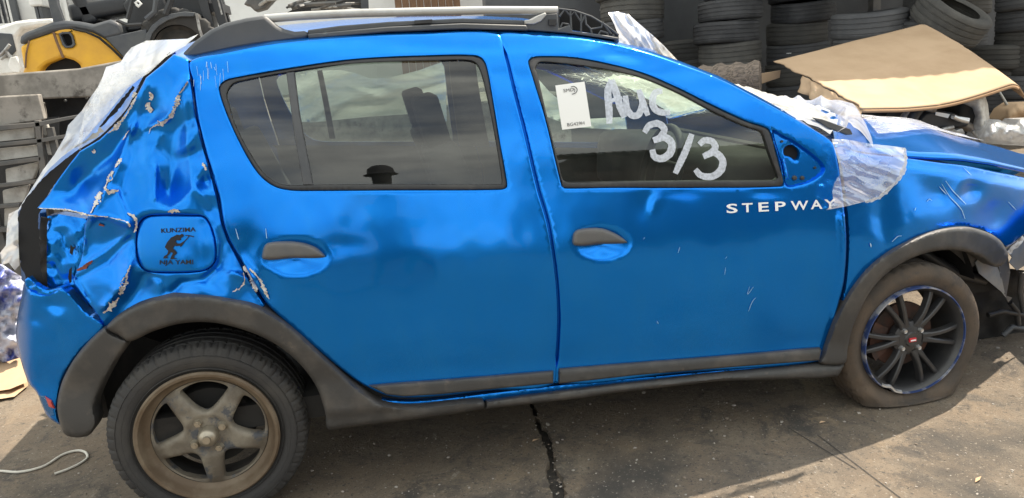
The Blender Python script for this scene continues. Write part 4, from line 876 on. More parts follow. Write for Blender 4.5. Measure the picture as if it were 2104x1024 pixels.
# ------------------------------------------------------------------ ground: concrete yard slab with a crack
def ground_mat():
    m, n, l, out = node_mat('yard_concrete'); p = n.new('ShaderNodeBsdfPrincipled'); l.new(p.outputs[0], out.inputs[0]); p.inputs['Roughness'].default_value = .9; p.inputs['Specular IOR Level'].default_value = .25
    g = n.new('ShaderNodeNewGeometry')
    def noise(sc, det=8, rough=.65, dist=0):
        t = n.new('ShaderNodeTexNoise'); t.inputs['Scale'].default_value = sc; t.inputs['Detail'].default_value = det; t.inputs['Roughness'].default_value = rough; t.inputs['Distortion'].default_value = dist; l.new(g.outputs['Position'], t.inputs['Vector']); return t.outputs['Fac']
    def ramp(f, a, b):
        r = n.new('ShaderNodeMapRange'); r.inputs[1].default_value = a; r.inputs[2].default_value = b; l.new(f, r.inputs[0]); return r.outputs[0]
    def mix(f, a, b):
        x = n.new('ShaderNodeMix'); x.data_type = 'RGBA'; l.new(f, x.inputs[0])
        for s, c in ((6, a), (7, b)):
            if isinstance(c, tuple): x.inputs[s].default_value = (*c, 1)
            else: l.new(c, x.inputs[s])
        return x.outputs[2]
    c = mix(ramp(noise(1.6), .4, .62), (.19, .148, .108), (.148, .122, .096))
    c = mix(ramp(noise(4.5, 9, .7, .6), .48, .62), c, (.205, .168, .128))
    c = mix(ramp(noise(2.6, 9, .72, .8), .56, .66), c, (.07, .064, .058))
    c = mix(ramp(noise(7, 9, .75, .7), .52, .66), c, (.105, .092, .078))
    c = mix(ramp(noise(5.5, 10, .8, .9), .53, .66), c, (.23, .178, .126))
    c = mix(ramp(noise(16, 8, .75, .5), .60, .68), c, (.27, .235, .19))
    c = mix(ramp(noise(60, 4, .7), .60, .72), c, (.09, .08, .068))
    c = mix(ramp(noise(1.1, 6, .6, .4), .56, .70), c, (.075, .068, .060))
    c = mix(ramp(noise(42, 6, .75), .57, .64), c, (.075, .068, .06))
    c = mix(ramp(noise(75, 5, .7), .60, .66), c, (.31, .27, .22))
    c = mix(ramp(noise(140, 3, .6), .60, .68), c, (.06, .055, .05))
    l.new(c, p.inputs['Base Color'])
    b = n.new('ShaderNodeBump'); b.inputs['Strength'].default_value = .8; b.inputs['Distance'].default_value = .012; l.new(noise(38, 9, .8), b.inputs['Height']); l.new(b.outputs[0], p.inputs['Normal'])
    return m
GM = ground_mat()
crack_px = [(1086, 810, 6), (1098, 835, 9), (1103, 855, 12), (1106, 872, 13), (1118, 888, 22), (1123, 903, 24), (1130, 920, 15), (1134, 944, 14), (1134, 962, 17), (1138, 978, 28), (1148, 1000, 34), (1150, 1024, 26), (1162, 1060, 24)]
cl = [PZ(x-w*.5+random.uniform(-2, 2), y, 0.0) for x, y, w in crack_px]; crr = [PZ(x+w*.5+random.uniform(-2, 2), y, 0.0) for x, y, w in crack_px]
CK = np.array([(p[0], p[1]) for p in cl]+[(p[0], p[1]) for p in crr][::-1])
CK = catmull(CK, True, .012, False); CK = CK+rng.normal(0, .0045, CK.shape)
outl = np.array([(-3., -4.), (6, -4), (6, 4), (-3, 4)], float); outl = catmull(outl, True, .5, False)
V2, F2 = cdt(outl, [CK], .25)
P2 = np.stack([V2[:, 0], V2[:, 1], 0*V2[:, 0]], 1); verts = list(P2); faces = [tuple(t) for t in F2]; idx = {}
for a, b in boundary(F2):
    if np.abs(P2[a][0]) < 5.9 and np.abs(P2[a][1]) < 3.9 and P2[a][0] > -2.9:
        for q in (a, b):
            if q not in idx: idx[q] = len(verts); verts.append(P2[q]+np.array([rng.normal(0, .004), rng.normal(0, .004), -.05]))
        faces.append((b, a, idx[a], idx[b]))
# outer sheet to the horizon, joined edge to edge with the inner patch
b0 = len(verts)
ring = [(-3, -4), (6, -4), (6, 4), (-3, 4)]; far = [(-150, -150), (150, -150), (150, 150), (-150, 150)]
verts += [np.array((x, y, 0.0)) for x, y in ring]+[np.array((x, y, 0.0)) for x, y in far]
for i in range(4): faces.append((b0+i, b0+4+i, b0+4+(i+1) % 4, b0+(i+1) % 4))
ground = struct(obj('ground', verts, faces, GM, smooth=False))
M_soil = M('crack_soil', (.04, .036, .032), .95, c2=(.07, .06, .05), nscale=60, bump=.8, bscale=150)
struct(obj('crack_bottom', [(c[0], c[1], -.026) for c in ((.9, -1.2), (1.4, -1.2), (1.4, .9), (.9, .9))], [(0, 1, 2, 3)], M_soil, smooth=False))
# saw-cut joint lines in the slab
for p0, p1 in (((1680, 895), (1850, 1024)), ((1620, 880), (1760, 965))):
    a, b = PZ(*map(float, p0), 0.0), PZ(*map(float, p1), 0.0); d = (b-a)/np.linalg.norm(b-a); nn = np.array([-d[1], d[0], 0])*.0025
    struct(obj('slab_joint', [a+nn+(0, 0, .0015), a-nn+(0, 0, .0015), b-nn+(0, 0, .0015), b+nn+(0, 0, .0015)], [(0, 1, 2, 3)], M_soil, smooth=False))
# loose stones and chips
V, F = [], []; V3, F3 = [], []
r_ = np.random.default_rng(11)
ico = [(-.53, 0, .85), (.53, 0, .85), (-.53, 0, -.85), (.53, 0, -.85), (0, .85, .53), (0, .85, -.53), (0, -.85, .53), (0, -.85, -.53), (.85, .53, 0), (-.85, .53, 0), (.85, -.53, 0), (-.85, -.53, 0)]
icf = [(0, 1, 4), (0, 4, 9), (9, 4, 5), (4, 8, 5), (4, 1, 8), (8, 1, 10), (8, 10, 3), (5, 8, 3), (5, 3, 2), (2, 3, 7), (7, 3, 10), (7, 10, 6), (7, 6, 11), (11, 6, 0), (0, 6, 1), (6, 10, 1), (9, 11, 0), (9, 2, 11), (9, 5, 2), (7, 11, 2)]
for i in range(2600):
    if i < 60:
        k_ = r_.integers(2, len(crack_px)-1); q_ = PZ(crack_px[k_][0]+r_.normal(0, 12), crack_px[k_][1]+r_.uniform(-12, 12), 0.0); x, y = q_[0], q_[1]
    elif i < 1900: x, y = r_.uniform(.2, 3.4), r_.uniform(-.9, 1.2)
    else: x, y = r_.uniform(-1.8, .3), r_.uniform(-.2, 2.4)
    s = .0020*math.exp(r_.normal(0, .5)) if r_.random() < .96 else r_.uniform(.004, .007)
    VV, FF = (V, F) if r_.random() < .55 else (V3, F3)
    b = len(VV); q = r_.normal(1, .22, (12, 3))
    a = r_.uniform(0, 6.3); c_, s_ = math.cos(a), math.sin(a)
    for (vx, vy, vz), k in zip(ico, q):
        vx, vy, vz = vx*k[0]*1.3, vy*k[1], vz*k[2]*.6; VV.append((x+s*(vx*c_-vy*s_), y+s*(vx*s_+vy*c_), s*.35+s*vz))
    FF += [tuple(b+j for j in f) for f in icf]
M_stone = M('pale_stone', (.34, .31, .27), .9, c2=(.34, .3, .26), nscale=40); M_stone2 = M('dark_stone', (.10, .085, .07), .9, c2=(.2, .16, .12), nscale=40)
o = obj('pale_grit', V, F, M_stone, smooth=False); o['kind'] = 'stuff'; tag(o, 'pale grit and stone chips scattered over the concrete yard', 'grit')
o = obj('dark_grit', V3, F3, M_stone2, smooth=False); o['kind'] = 'stuff'; tag(o, 'dark dirt crumbs scattered over the concrete yard', 'dirt')
for x, y, a, L_ in ((2010, 985, .5, .05), (1690, 868, .1, .03), (1100, 905, .4, .035)):
    p = PZ(float(x), float(y), .004); d = np.array([math.cos(a), math.sin(a), 0])*L_/2; e = np.array([-math.sin(a), math.cos(a), 0])*.006
    tag(obj('dry_leaf', [p-d, p-d*.2+e+(0, 0, .004), p+d, p-d*.2-e+(0, 0, .003)], [(0, 1, 2), (0, 2, 3)], M_card, smooth=False), 'small dry leaf fragment lying on the concrete', 'leaf', 'dry leaf fragments')

# ------------------------------------------------------------------ plastic film taped over the wreck
def wr(x, y, ang, f, seed): # wrinkle ridges running along ang
    c, s = math.cos(ang), math.sin(ang); u = x*c+y*s; v = -x*s+y*c
    n = vnoise(u/(f*4)+50, v/f+50, seed, 3); return np.abs(n)*2-.35
def fold(x, y, ang, f, seed, sharp=4.5, L=7.0): # narrow pinched folds running along ang
    c, s = math.cos(ang), math.sin(ang); u = x*c+y*s; v = -x*s+y*c
    n = vnoise(u/(f*L)+30, v/f+40+1.2*vnoise(u/(f*4), v/(f*4), seed+9, 1), seed, 2)
    return 1-np.minimum(1, np.abs(n)*sharp)
def pf(x, y):
    return -.012-.026*fold(x, y, .62, 24, 3, 3.5)-.014*fold(x, y, .35, 15, 5, 3.5)-.012*fold(x, y, -.45, 38, 6)
sheet1 = panel('plastic_film', [(1709, 286), (1740, 287), (1790, 296), (1830, 300), (1856, 304), (1860, 325), (1854, 352), (1846, 366), (1830, 384), (1806, 404), (1780, 414), (1740, 424), (1698, 432), (1713, 416), (1710, 396), (1714, 376), (1726, 358), (1722, 330), (1714, 305)], FILM, None, off=pf, res=3.6, rnd=0, flange=0, step=4, smooth=False, angle=180)
tag(sheet1, 'crinkled clear plastic film taped over the corner of the front fender', 'plastic film')
tape = ribbon('tape_edge', [(1858, 304), (1861, 325), (1856, 352), (1846, 368), (1830, 386), (1806, 406), (1778, 416)], [5, 9, 9, 8, 8, 7, 5], film_mat('tape', .85, (.72, .68, .6), wr=60, st=.6), sheet1, off=-.045, jag=.5, step=4)
ws_film = grid('plastic_film', lambda u, v: (lambda P: P+np.stack([0*u, 0*u, .016*fold(P[:, 0]*100, P[:, 1]*100, .5, 5, 41)+.014*fold(P[:, 0]*100, P[:, 1]*100, -.3, 9, 43)], 1))(wind_fn(.42+.58*u, -.03+1.03*v, .02)), 90, 90, FILM_w)
tag(ws_film, 'milky plastic film stretched across the shattered windscreen', 'plastic film')
def cowlfilm(u, v):
    a = wind_fn(np.ones_like(u), v, .022); b = bonnet_fn(np.full_like(u, .28)*(.6+.5*v), v)+np.array([0, 0, .016]); P = a+(b-a)*u[:, None]
    P[:, 2] += .05*np.sin(u*math.pi)*(1-.4*v)+.022*fold(P[:, 0]*100, P[:, 1]*100, 1.2, 5, 47); P[:, 2] += .012*vnoise(P[:, 0]*9, P[:, 1]*9, 49, 2); return P
cf = grid('plastic_film', cowlfilm, 70, 90, film_mat('cowl_film', .62, (.84, .82, .80), wr=12, st=.2, gloss=.3))
tag(cf, 'wrinkled plastic film bridging the scuttle and the back of the bonnet', 'plastic film')
# wiper lying under the film edge
plate('wiper_arm', [(1672, 242), (1690, 245), (1748, 266), (1753, 277), (1740, 278), (1700, 262)], .13, .02, M_plast, car, bevel=.003)
# film strips over the bonnet
def bf(u, v):
    P = bonnet_fn(.22+.45*u, .10+.28*v+.12*u*(1-v)); P[:, 2] += .012+.010*np.abs(vnoise(P[:, 0]*12, P[:, 1]*20, 51, 3)); return P
tag(grid('plastic_film', bf, 50, 30, film_mat('bonnet_film', .32, (.8, .76, .7), wr=22, st=.8, wscale=(.4, 2, 1))), 'torn strip of clear film clinging to the top of the bonnet', 'plastic film')
# film draped from the roof's front corner
def rfilm(x, y): return .05+.0016*np.maximum(0, (x-1262))-.03*fold(x, y, 1.0, 13, 9)
tag(panel('plastic_film', [(1250, 26), (1268, 24), (1292, 30), (1312, 48), (1340, 72), (1362, 92), (1392, 124), (1372, 120), (1340, 110), (1300, 99), (1272, 90), (1271, 74), (1262, 50)], film_mat('roof_film', .92, (.86, .80, .74), wr=14, st=.3, spread=.06), None, off=rfilm, res=4, rnd=0, flange=0, step=4, smooth=False, angle=180), 'white film bunched over the front corner of the roof', 'plastic film')
# film over the broken rear glass and down the tailgate
def rear_off(x, y):
    edge = np.interp(y, [70, 110, 150, 200, 250, 290, 330, 370, 420, 560], [400, 352, 300, 270, 225, 175, 140, 100, 60, 45])
    return .03+np.interp(y, [70, 140, 190], [.0022, .0016, .0004])*np.maximum(0, edge-x)+.022*fold(x, y, -.95, 16, 13)+.02*vnoise(x/40, y/40, 14, 2)
rear_pts = [(408, 70), (385, 80), (340, 82), (300, 84), (270, 98), (258, 112), (248, 128), (218, 138), (213, 152), (208, 170), (186, 200), (168, 228), (140, 258), (134, 280), (112, 318), (88, 350), (62, 392), (38, 430), (18, 440), (14, 470), (12, 505), (0, 520), (4, 545), (18, 540), (30, 556), (40, 545), (38, 500), (37, 436), (62, 398), (98, 350), (128, 322), (158, 300), (170, 285), (172, 262), (200, 232), (246, 186), (282, 166), (306, 150), (340, 118), (360, 106), (380, 95)]
tag(panel('plastic_film', rear_pts, FILM_w, None, off=rear_off, res=5, rnd=0, flange=0, step=5, smooth=False, angle=180), 'milky white film wrapped over the smashed rear glass and tailgate', 'plastic film')
tag(panel('plastic_film', [(175, 230), (215, 150), (300, 140), (318, 135), (300, 152), (262, 182), (225, 228), (170, 290), (165, 310), (158, 300)], film_mat('rear_clear_film', .45, (.8, .8, .78), wr=20, st=.8, spread=.3), None, off=lambda x, y: .045+.01*wr(x, y, -.8, 12, 17), res=5, rnd=0, flange=0, step=5, smooth=False, angle=180), 'loose clear film hanging across the gap of the rear glass', 'plastic film')
# film outside the far windows
def farfilm(pts, Y, label, seed):
    pl = lambda x, y, o: PY(x, y, Y-.07*fold(x, y, -.5, 60, seed, 3)-.03*fold(x, y, -.2, 40, seed+3, 3)+.05*vnoise(x/70, y/70, seed, 1))
    tag(panel('plastic_film', pts, FILM_far, None, place=pl, res=7, rnd=0, flange=0, step=6, smooth=False, angle=180), label, 'plastic film')
farfilm([(596, 160), (640, 146), (700, 144), (728, 150), (760, 162), (800, 160), (860, 145), (915, 125), (918, 250), (840, 235), (760, 240), (640, 252), (596, 250)], 1.83, 'pale film hanging outside the far rear window', 3)
farfilm([(1095, 150), (1130, 190), (1200, 245), (1330, 238), (1420, 205), (1470, 215), (1440, 260), (1320, 270), (1180, 262), (1110, 235)], 1.84, 'pale film hanging outside the far front window', 5)

# ------------------------------------------------------------------ left background: loading dock, rack, forklift
YW = 3.3
wallo = plate('concrete_wall', [(-60, 157), (0, 153), (160, 141), (262, 122), (420, 108), (420, 205), (190, 200), (85, 204), (-60, 212)], YW, .25, M_conc, bevel=.012)
tag(wallo, 'long weathered concrete parapet beam of the loading dock below the forklift', 'wall')
tag(plate('concrete_block', [(-60, 204), (0, 198), (78, 194), (90, 246), (0, 260), (-60, 268)], YW-.30, .06, M_conc, bevel=.008), 'short grey concrete block standing in front of the dock beam', 'block')
tag(plate('dark_panel', [(82, 202), (190, 189), (186, 330), (100, 340)], YW+.26, .02, M_dark), 'dark sheet with pale screws under the dock beam', 'panel')
dk = bpy.data.objects['dark_panel']
for x, y in ((90, 213), (134, 207), (178, 202), (160, 240)):
    p = PY(float(x), float(y), YW+.25); v, f = lathe([(0, -.01), (.008, -.008), (.01, .012)], 10, p); obj('screw', v, f, M_steel, dk)
rack = thing('steel_rack', 'dark steel rack of flat bars holding pale stone slabs beside the dock', 'rack', tuple(PY(50., 480., YW-.35)))
YK = YW-.36
for pts in ([(70, 248), (80, 247), (92, 340), (96, 480), (84, 480), (80, 340)], [(-60, 262), (70, 252), (160, 236), (160, 242), (70, 262), (-60, 276)], [(-60, 300), (75, 286), (140, 276), (140, 283), (75, 295), (-60, 308)], [(-60, 340), (84, 322), (84, 331), (-60, 350)], [(-60, 385), (72, 370), (72, 378), (-60, 393)], [(-60, 425), (40, 418), (40, 426), (-60, 434)], [(-60, 470), (40, 466), (40, 476), (-60, 480)]):
    plate('rack_bar', pts, YK, .04, M_bars, rack, bevel=.004)
for xx in (-58., 76., 100.):
    p_ = PY(xx, 262., YK+.045); box('rack_post', p_[0]-.02, p_[0]+.02, YK+.045, YK+.085, 0, p_[2]-.002, M_bars, rack, .003)
plate('rack_back', [(-60, 255), (120, 240), (120, 520), (-60, 520)], YW-.02, .02, M_dark, rack)
for pts in ([(-60, 272), (70, 258), (74, 284), (-60, 297)], [(-60, 312), (78, 298), (82, 320), (-60, 338)], [(10, 348), (82, 332), (70, 368), (12, 380)], [(4, 392), (60, 380), (50, 416), (6, 420)], [(8, 428), (40, 424), (36, 466), (8, 466)], [(80, 252), (95, 250), (104, 278), (88, 282)], [(90, 290), (106, 287), (108, 320), (92, 318)]):
    tag(plate('stone_slab', pts, YK+.06, .03, M_slab, None, bevel=.008), 'pale stained stone slab lying in the steel rack', 'slab', 'stone slabs in the rack')
wl_ = PY(-60., 200., YW); wr_ = PY(330., 200., YW)
for xx in (wl_[0]+.05, wr_[0]): box('pier', xx, xx+.3, YW+.02, YW+.24, 0, 1.38, M_conc, wallo, .01)
# dock floor
struct(box('dock_floor', -14, 2.2, YW+.25, 12, -.02, 1.12, M_conc, None, .02))
fk = thing('forklift', 'yellow and dark grey forklift truck parked on the loading dock', 'forklift', tuple(PY(200., 180., 6.2)*np.array([1, 1, 0])+np.array([0, 0, 1.12])))
YF = 5.6
def fz(L_, s=6.4): return [(x/s, y/s) for x, y in L_]
cwo = plate('counterweight', [(40, 95), (52, 90), (62, 82), (110, 66), (128, 60), (150, 59), (185, 64), (210, 76), (235, 98), (262, 128), (258, 180), (30, 190), (48, 142)], YF, .95, M_yellow, fk, bevel=.04, holes=[[(120, 70), (128, 67), (142, 67), (148, 74), (153, 92), (147, 97), (134, 98), (128, 92)], [(82, 142), (95, 131), (128, 118), (150, 124), (164, 133), (170, 175), (80, 180)]])
plate('vent_box', [(118, 66), (156, 66), (156, 100), (118, 100)], YF+.06, .05, M_black, fk); plate('vent_frame', [(120, 69), (128, 66), (143, 66), (149, 73), (154, 92), (148, 98), (134, 99), (128, 93)], YF-.012, .06, M_fgrey, fk, bevel=.004, holes=[[(124, 72), (130, 70), (141, 70), (146, 76), (149, 90), (145, 94), (136, 95), (132, 90)]])
p = np.array([(110., 66.), (116., 84.), (124., 104.), (130., 119.)]); tube('panel_seam', PY(p[:, 0], p[:, 1], YF-.002), .012, M_wood, fk, 6)
plate('arch_back', [(76, 182), (82, 140), (128, 112), (168, 130), (176, 180)], YF+.12, .1, M_black, fk)
plate('hood', [(38, 92), (40, 74), (52, 66), (110, 44), (130, 42), (160, 44), (190, 50), (225, 40), (245, 48), (252, 72), (215, 82), (190, 68), (150, 60), (110, 66), (62, 82), (52, 90)], YF-.01, .95, M_fgrey, fk, bevel=.03)
plate('side_cover', [(215, 78), (252, 70), (300, 60), (305, 88), (300, 110), (262, 130), (240, 104)], YF-.01, .9, M_fgrey, fk, bevel=.01)
plate('guard_post', [(92, -30), (112, -30), (118, 10), (130, 44), (110, 50), (102, 20)], YF+.02, .07, M_fgrey, fk, bevel=.008)
plate('guard_post', [(92, -30), (112, -30), (118, 10), (130, 44), (110, 50), (102, 20)], YF+.85, .07, M_fgrey, fk, bevel=.008)
rp = PY(215., 22., YF+.45)
rbox('seat_base', tuple(rp+np.array([.02, 0, 0])), (.55, .5, .16), M_engine, fk, ry=-.1); rbox('seat_backrest', tuple(PY(182., 5., YF+.45)), (.14, .5, .45), M_engine, fk, ry=-.25)
plate('cowl_panel', [(250, 10), (268, -10), (300, -20), (330, -20), (345, 22), (310, 50), (290, 62), (258, 66), (262, 30)], YF+.15, .6, M_engine, fk, bevel=.02)
plate('fender', [(296, 88), (300, 70), (312, 52), (330, 38), (352, 28), (380, 24), (400, 26), (398, 34), (370, 34), (345, 42), (325, 54), (312, 70), (306, 90)], YF-.03, .3, M_fgrey, fk, bevel=.006)
plate('body_panel', [(300, 92), (300, 70), (330, 36), (340, -20), (420, -20), (430, 60), (420, 100), (330, 110)], YF+.22, .5, M_engine, fk, bevel=.01)
v, f = lathe(tyre_prof(.40, .24, .2), 90, tuple(PY(366., 104., YF)+np.array([0, .12, 0])), mod=lambda a, j, r, h, i: ((r-.02, h) if r > .37 and i % 4 == 0 else (r, h))); obj('tyre', v, f, M_tyre, fk)
v, f = lathe([(0, .03), (.12, .03), (.2, .05), (.235, .02), (.245, .04)], 40, tuple(PY(366., 104., YF)+np.array([0, .05, 0]))); obj('rim', v, f, M_under, fk)
for pts, dy in (([(398, -30), (418, -30), (440, 60), (425, 62)], .0), ([(424, -30), (446, -30), (466, 50), (450, 56)], .06), ([(440, -30), (448, -30), (472, 45), (462, 50)], .5), ([(398, -30), (418, -30), (440, 60), (425, 62)], .8)):
    plate('mast_rail', pts, YF+.1+dy, .09, M_engine, fk, bevel=.006)
plate('mast_crossbar', [(415, 10), (450, 4), (454, 22), (420, 28)], YF+.2, .6, M_engine, fk)
for pts, r, m in (([(283, 12), (278, 6), (284, 2), (290, 8), (284, 14), (280, 10)], .012, M_paper), ([(262, 40), (270, 10), (276, -20)], .02, M_engine), ([(300, 40), (318, 24), (322, -10)], .025, M_fgrey), ([(240, 42), (262, 52), (292, 50)], .018, M_engine), ([(340, 30), (352, 0), (356, -30)], .03, M_engine), ([(404, 28), (410, 60), (420, 90)], .014, M_alu), ([(456, 30), (448, 0), (444, -24)], .008, M_alu), ([(150, 60), (178, 66), (204, 78), (230, 100), (252, 122)], .012, M_black), ([(60, 84), (54, 110), (52, 140)], .008, M_wood)):
    p = np.array(pts, float); tube('linkage', PY(p[:, 0], p[:, 1], np.full(len(p), YF-.02)), r, m, fk, 6)
# white car front behind the forklift
wc = thing('white_car', 'white damaged car standing behind the forklift', 'car', tuple(PY(20., 140., 7.0)*np.array([1, 1, 0])+np.array([0, 0, 1.12])))
plate('body', [(-60, 60), (0, 54), (30, 44), (60, 40), (110, 38), (112, 52), (80, 54), (46, 60), (34, 74), (36, 110), (48, 150), (-60, 160)], 7.2, 1.2, M_carw, wc, bevel=.03)
plate('window_glass', [(-60, 74), (0, 68), (24, 70), (33, 105), (20, 118), (-60, 125)], 7.18, .02, M_fgrey, wc, bevel=.01)
for pts in ([(0, 115), (10, 105), (20, 92)], [(2, 122), (14, 112), (24, 120), (30, 136)], [(10, 104), (24, 118)]):
    p = np.array(pts, float); tube('bent_trim', PY(p[:, 0], p[:, 1], np.full(len(p), 7.1)), .018, M_alu, wc, 6)
plate('torn_wing', [(20, 118), (34, 116), (44, 140), (40, 150), (22, 148), (16, 134)], 7.05, .1, M_carw, wc, bevel=.01)
# white building behind the dock
bw = thing('white_building', 'white plastered building with barred windows behind the dock', 'building', (0, 11, 0))
box('wall', -16, 4.6, 11, 11.3, 0, 6, M_wall, bw, 0)
def on_wall(x0, y0, x1, y1, Y): a = PY(float(x0), float(y0), Y); b = PY(float(x1), float(y1), Y); return a[0], b[0], min(a[2], b[2]), max(a[2], b[2])
for (x0, y0, x1, y1) in ((-60, 2, 28, 48), (130, -40, 172, 42)):
    xa, xb, za, zb = on_wall(x0, y0, x1, y1, 11)
    w = box('window', xa, xb, 10.97, 11.01, za, zb, M_fgrey, bw, 0); 
    for k in range(7):
        X = xa+(xb-xa)*(k+.5)/7; obj('window_bar', *boxv(X-.012, X+.012, 10.93, 10.955, za, zb), M_alu, w, smooth=False)
    for X0, X1, Z0, Z1 in ((xa-.05, xb+.05, za-.07, za), (xa-.05, xa, za, zb), (xb, xb+.05, za, zb)): obj('window_frame', *boxv(X0, X1, 10.92, 11.0, Z0, Z1), M_wall, w, smooth=False)
xa, xb, za, zb = on_wall(30, 5, 46, 42, 11); box('drain_pipe', xb-.1, xb, 10.9, 10.99, 1.1, 6, M_fgrey, bw, .02)
xa, xb, za, zb = on_wall(62, -14, 96, 14, 10.7); box('air_conditioner', xa, xb, 10.55, 10.98, za, zb, M_carw, bw, .03)
box('bracket', xa+.1, xa+.14, 10.6, 10.98, za-.18, za, M_fgrey, bw, 0); box('bracket', xb-.14, xb-.1, 10.6, 10.98, za-.18, za, M_fgrey, bw, 0)
# scrap parts seen over the roof rail
r_ = np.random.default_rng(5)
scrap = thing('scrap_bodywork', 'tangle of dark scrap body parts against the white wall', 'scrap', (float(PY(560., 20., 8.)[0]), 8.0, 0))
plate('bumper_shell', [(500, 10), (512, 12), (524, 24), (545, 18), (560, 2), (580, -20), (520, -20)], 8.0, .25, M_bars, scrap, bevel=.02)
for i in range(16):
    x0, y0 = r_.uniform(505, 720), r_.uniform(-6, 22); p = np.array([(x0, y0), (x0+r_.uniform(10, 50), y0-r_.uniform(0, 18)), (x0+r_.uniform(40, 100), y0-r_.uniform(-6, 26))])
    tube('strut', PY(p[:, 0], p[:, 1], 8.0+r_.uniform(-.2, .3, 3)), r_.uniform(.012, .03), [M_bars, M_alu, M_bars, M_engine][i % 4], scrap, 6)
plate('dark_shell', [(590, 26), (620, 10), (680, -10), (745, -20), (745, 20), (600, 30)], 8.4, .2, M_dark, scrap)
plate('dark_post', [(740, -20), (756, -20), (758, 20), (742, 22)], 8.1, .1, M_fgrey, scrap)
wf = thing('wooden_fence', 'brown wooden plank fence beyond the roof of the blue car', 'fence', (float(PY(880., 0., 10.)[0]), 10, 0))
for k in range(9):
    a = PY(812.+k*15, 12., 10.); b = PY(812.+k*15+14, 12., 10.); box('plank', a[0], b[0], 10, 10.04, 0, a[2]+1.0, M_wood, wf, .004)
# far side support under forklift view: ground continues

# ------------------------------------------------------------------ tyre stacks
def btyre(name, R, w, seed, n=72):
    v, f = lathe(tyre_prof(R, R*.62, w, 4, .007), n, (0, 0, 0), axis='z')
    r = np.random.default_rng(seed)
    a = np.arctan2(v[:, 1], v[:, 0]); v[:, 2] += .006*np.sin(a*2+seed)
    k = 1+.012*np.sin(a*3+seed*2); v[:, 0] *= k; v[:, 1] *= k
    # shoulder notches
    rad = np.hypot(v[:, 0], v[:, 1]); col_i = np.repeat(np.arange(n), len(v)//n)
    m = (rad > R*.955) & (np.abs(v[:, 2]) > w*.36) & (col_i % 2 == 0); v[m, 0] *= .985; v[m, 1] *= .985
    me = bpy.data.meshes.new(name); me.from_pydata([tuple(p) for p in v], [], f); me.materials.append(M_btyre)
    me.polygons.foreach_set('use_smooth', [True]*len(me.polygons)); me.set_sharp_from_angle(angle=math.radians(35)); return me
TM = [btyre('tyre', .315, .215, 1), btyre('tyre', .315, .195, 2), btyre('tyre', .315, .235, 3)]
r_ = np.random.default_rng(2)
TMATS = [M_btyre, M('dark_tyre_rubber', (.045, .045, .048), .8, c2=(.075, .075, .077), nscale=5, bump=.4, bscale=70), M('dusty_tyre_rubber', (.10, .095, .085), .85, c2=(.06, .058, .055), nscale=4, lo=.4, hi=.65, bump=.4, bscale=70)]
for k_, t_m in enumerate(list(TM)):
    t_m.materials[0] = TMATS[k_]
def put_tyre(P, tilt=0, tdir=0, s=1.0, label='worn black tyre lying flat in a stack against the wall', group='tyres stacked along the wall'):
    o = bpy.data.objects.new('tyre', TM[r_.integers(3)]); COL.objects.link(o); o.location = Vector([float(c) for c in P]); o.scale = (s, s, s)
    o.rotation_euler = (Matrix.Rotation(tdir, 3, 'Z') @ Matrix.Rotation(tilt, 3, 'X') @ Matrix.Rotation(r_.uniform(0, 6.28), 3, 'Z')).to_euler()
    return tag(o, label, 'tyre', group)
def stack(px, py, wpx, n_up, n_dn, where, jit=.02, pitch=.208, s=1.0):
    D = FPX*2*.315*s/wpx; P0 = PD(float(px), float(py), D)
    for k in range(-n_dn, n_up+1):
        z = P0[2]+k*pitch
        if z < .1: continue
        put_tyre((P0[0]+r_.normal(0, jit*1.3), P0[1]+r_.normal(0, jit*1.3), z), r_.normal(0, .03), r_.uniform(0, 6), s*r_.uniform(.96, 1.05), 'worn black tyre in the stack '+where, 'tyres stacked '+where)
    return P0
stack(1496, 22, 131, 2, 3, 'directly behind the log'); stack(1643, 26, 124, 2, 4, 'behind the torn left end of the cardboard sheet'); stack(1300, 64, 128, 3, 2, 'behind the bunched film on the roof'); stack(1352, 76, 100, 4, 3, 'standing second row behind the bunched film', .015)
stack(1420, 105, 116, 0, 2, 'that is low and stands left of the log', .01, .215); stack(1477, 30, 104, 3, 3, 'second row behind the log stack')
stack(1790, 50, 142, 0, 4, 'behind the middle of the cardboard sheet'); stack(1802, 14, 140, 2, -1, 'leaning on top behind the cardboard sheet'); stack(1905, 66, 146, 0, 3, 'under the slumped tyre'); stack(2055, 74, 130, -1, 4, 'behind the right corner of the cardboard sheet', .02, .2); stack(2125, 40, 134, 3, 4, 'beyond the film bundle'); stack(2052, 32, 100, 4, 3, 'second row behind the right corner of the cardboard')
stack(1565, 20, 104, 4, 4, 'in the dark gap right of the log stack'); stack(1715, 20, 104, 4, 4, 'second row left of the leaning tyres'); stack(1970, 12, 104, 4, 3, 'second row behind the slumped tyre'); stack(1880, 10, 104, 4, 3, 'second row behind the leaning tyres'); stack(1415, 20, 100, 4, 4, 'in the gap beside the bunched film')
stack(1610, 10, 92, 5, 4, 'third row behind the cardboard'); stack(1765, 10, 92, 5, 4, 'third row by the wall behind the leaning tyres'); stack(1925, 5, 92, 5, 4, 'third row by the wall behind the slumped tyre'); stack(2090, 0, 92, 5, 4, 'third row by the wall behind the film bundle'); stack(1450, 10, 90, 5, 4, 'third row by the wall behind the log')
put_tyre(PD(1952., 36., FPX*.63/150), .62, .5, 1.0, 'tilted black tyre slumped between two stacks behind the cardboard', 'slumped tyre')
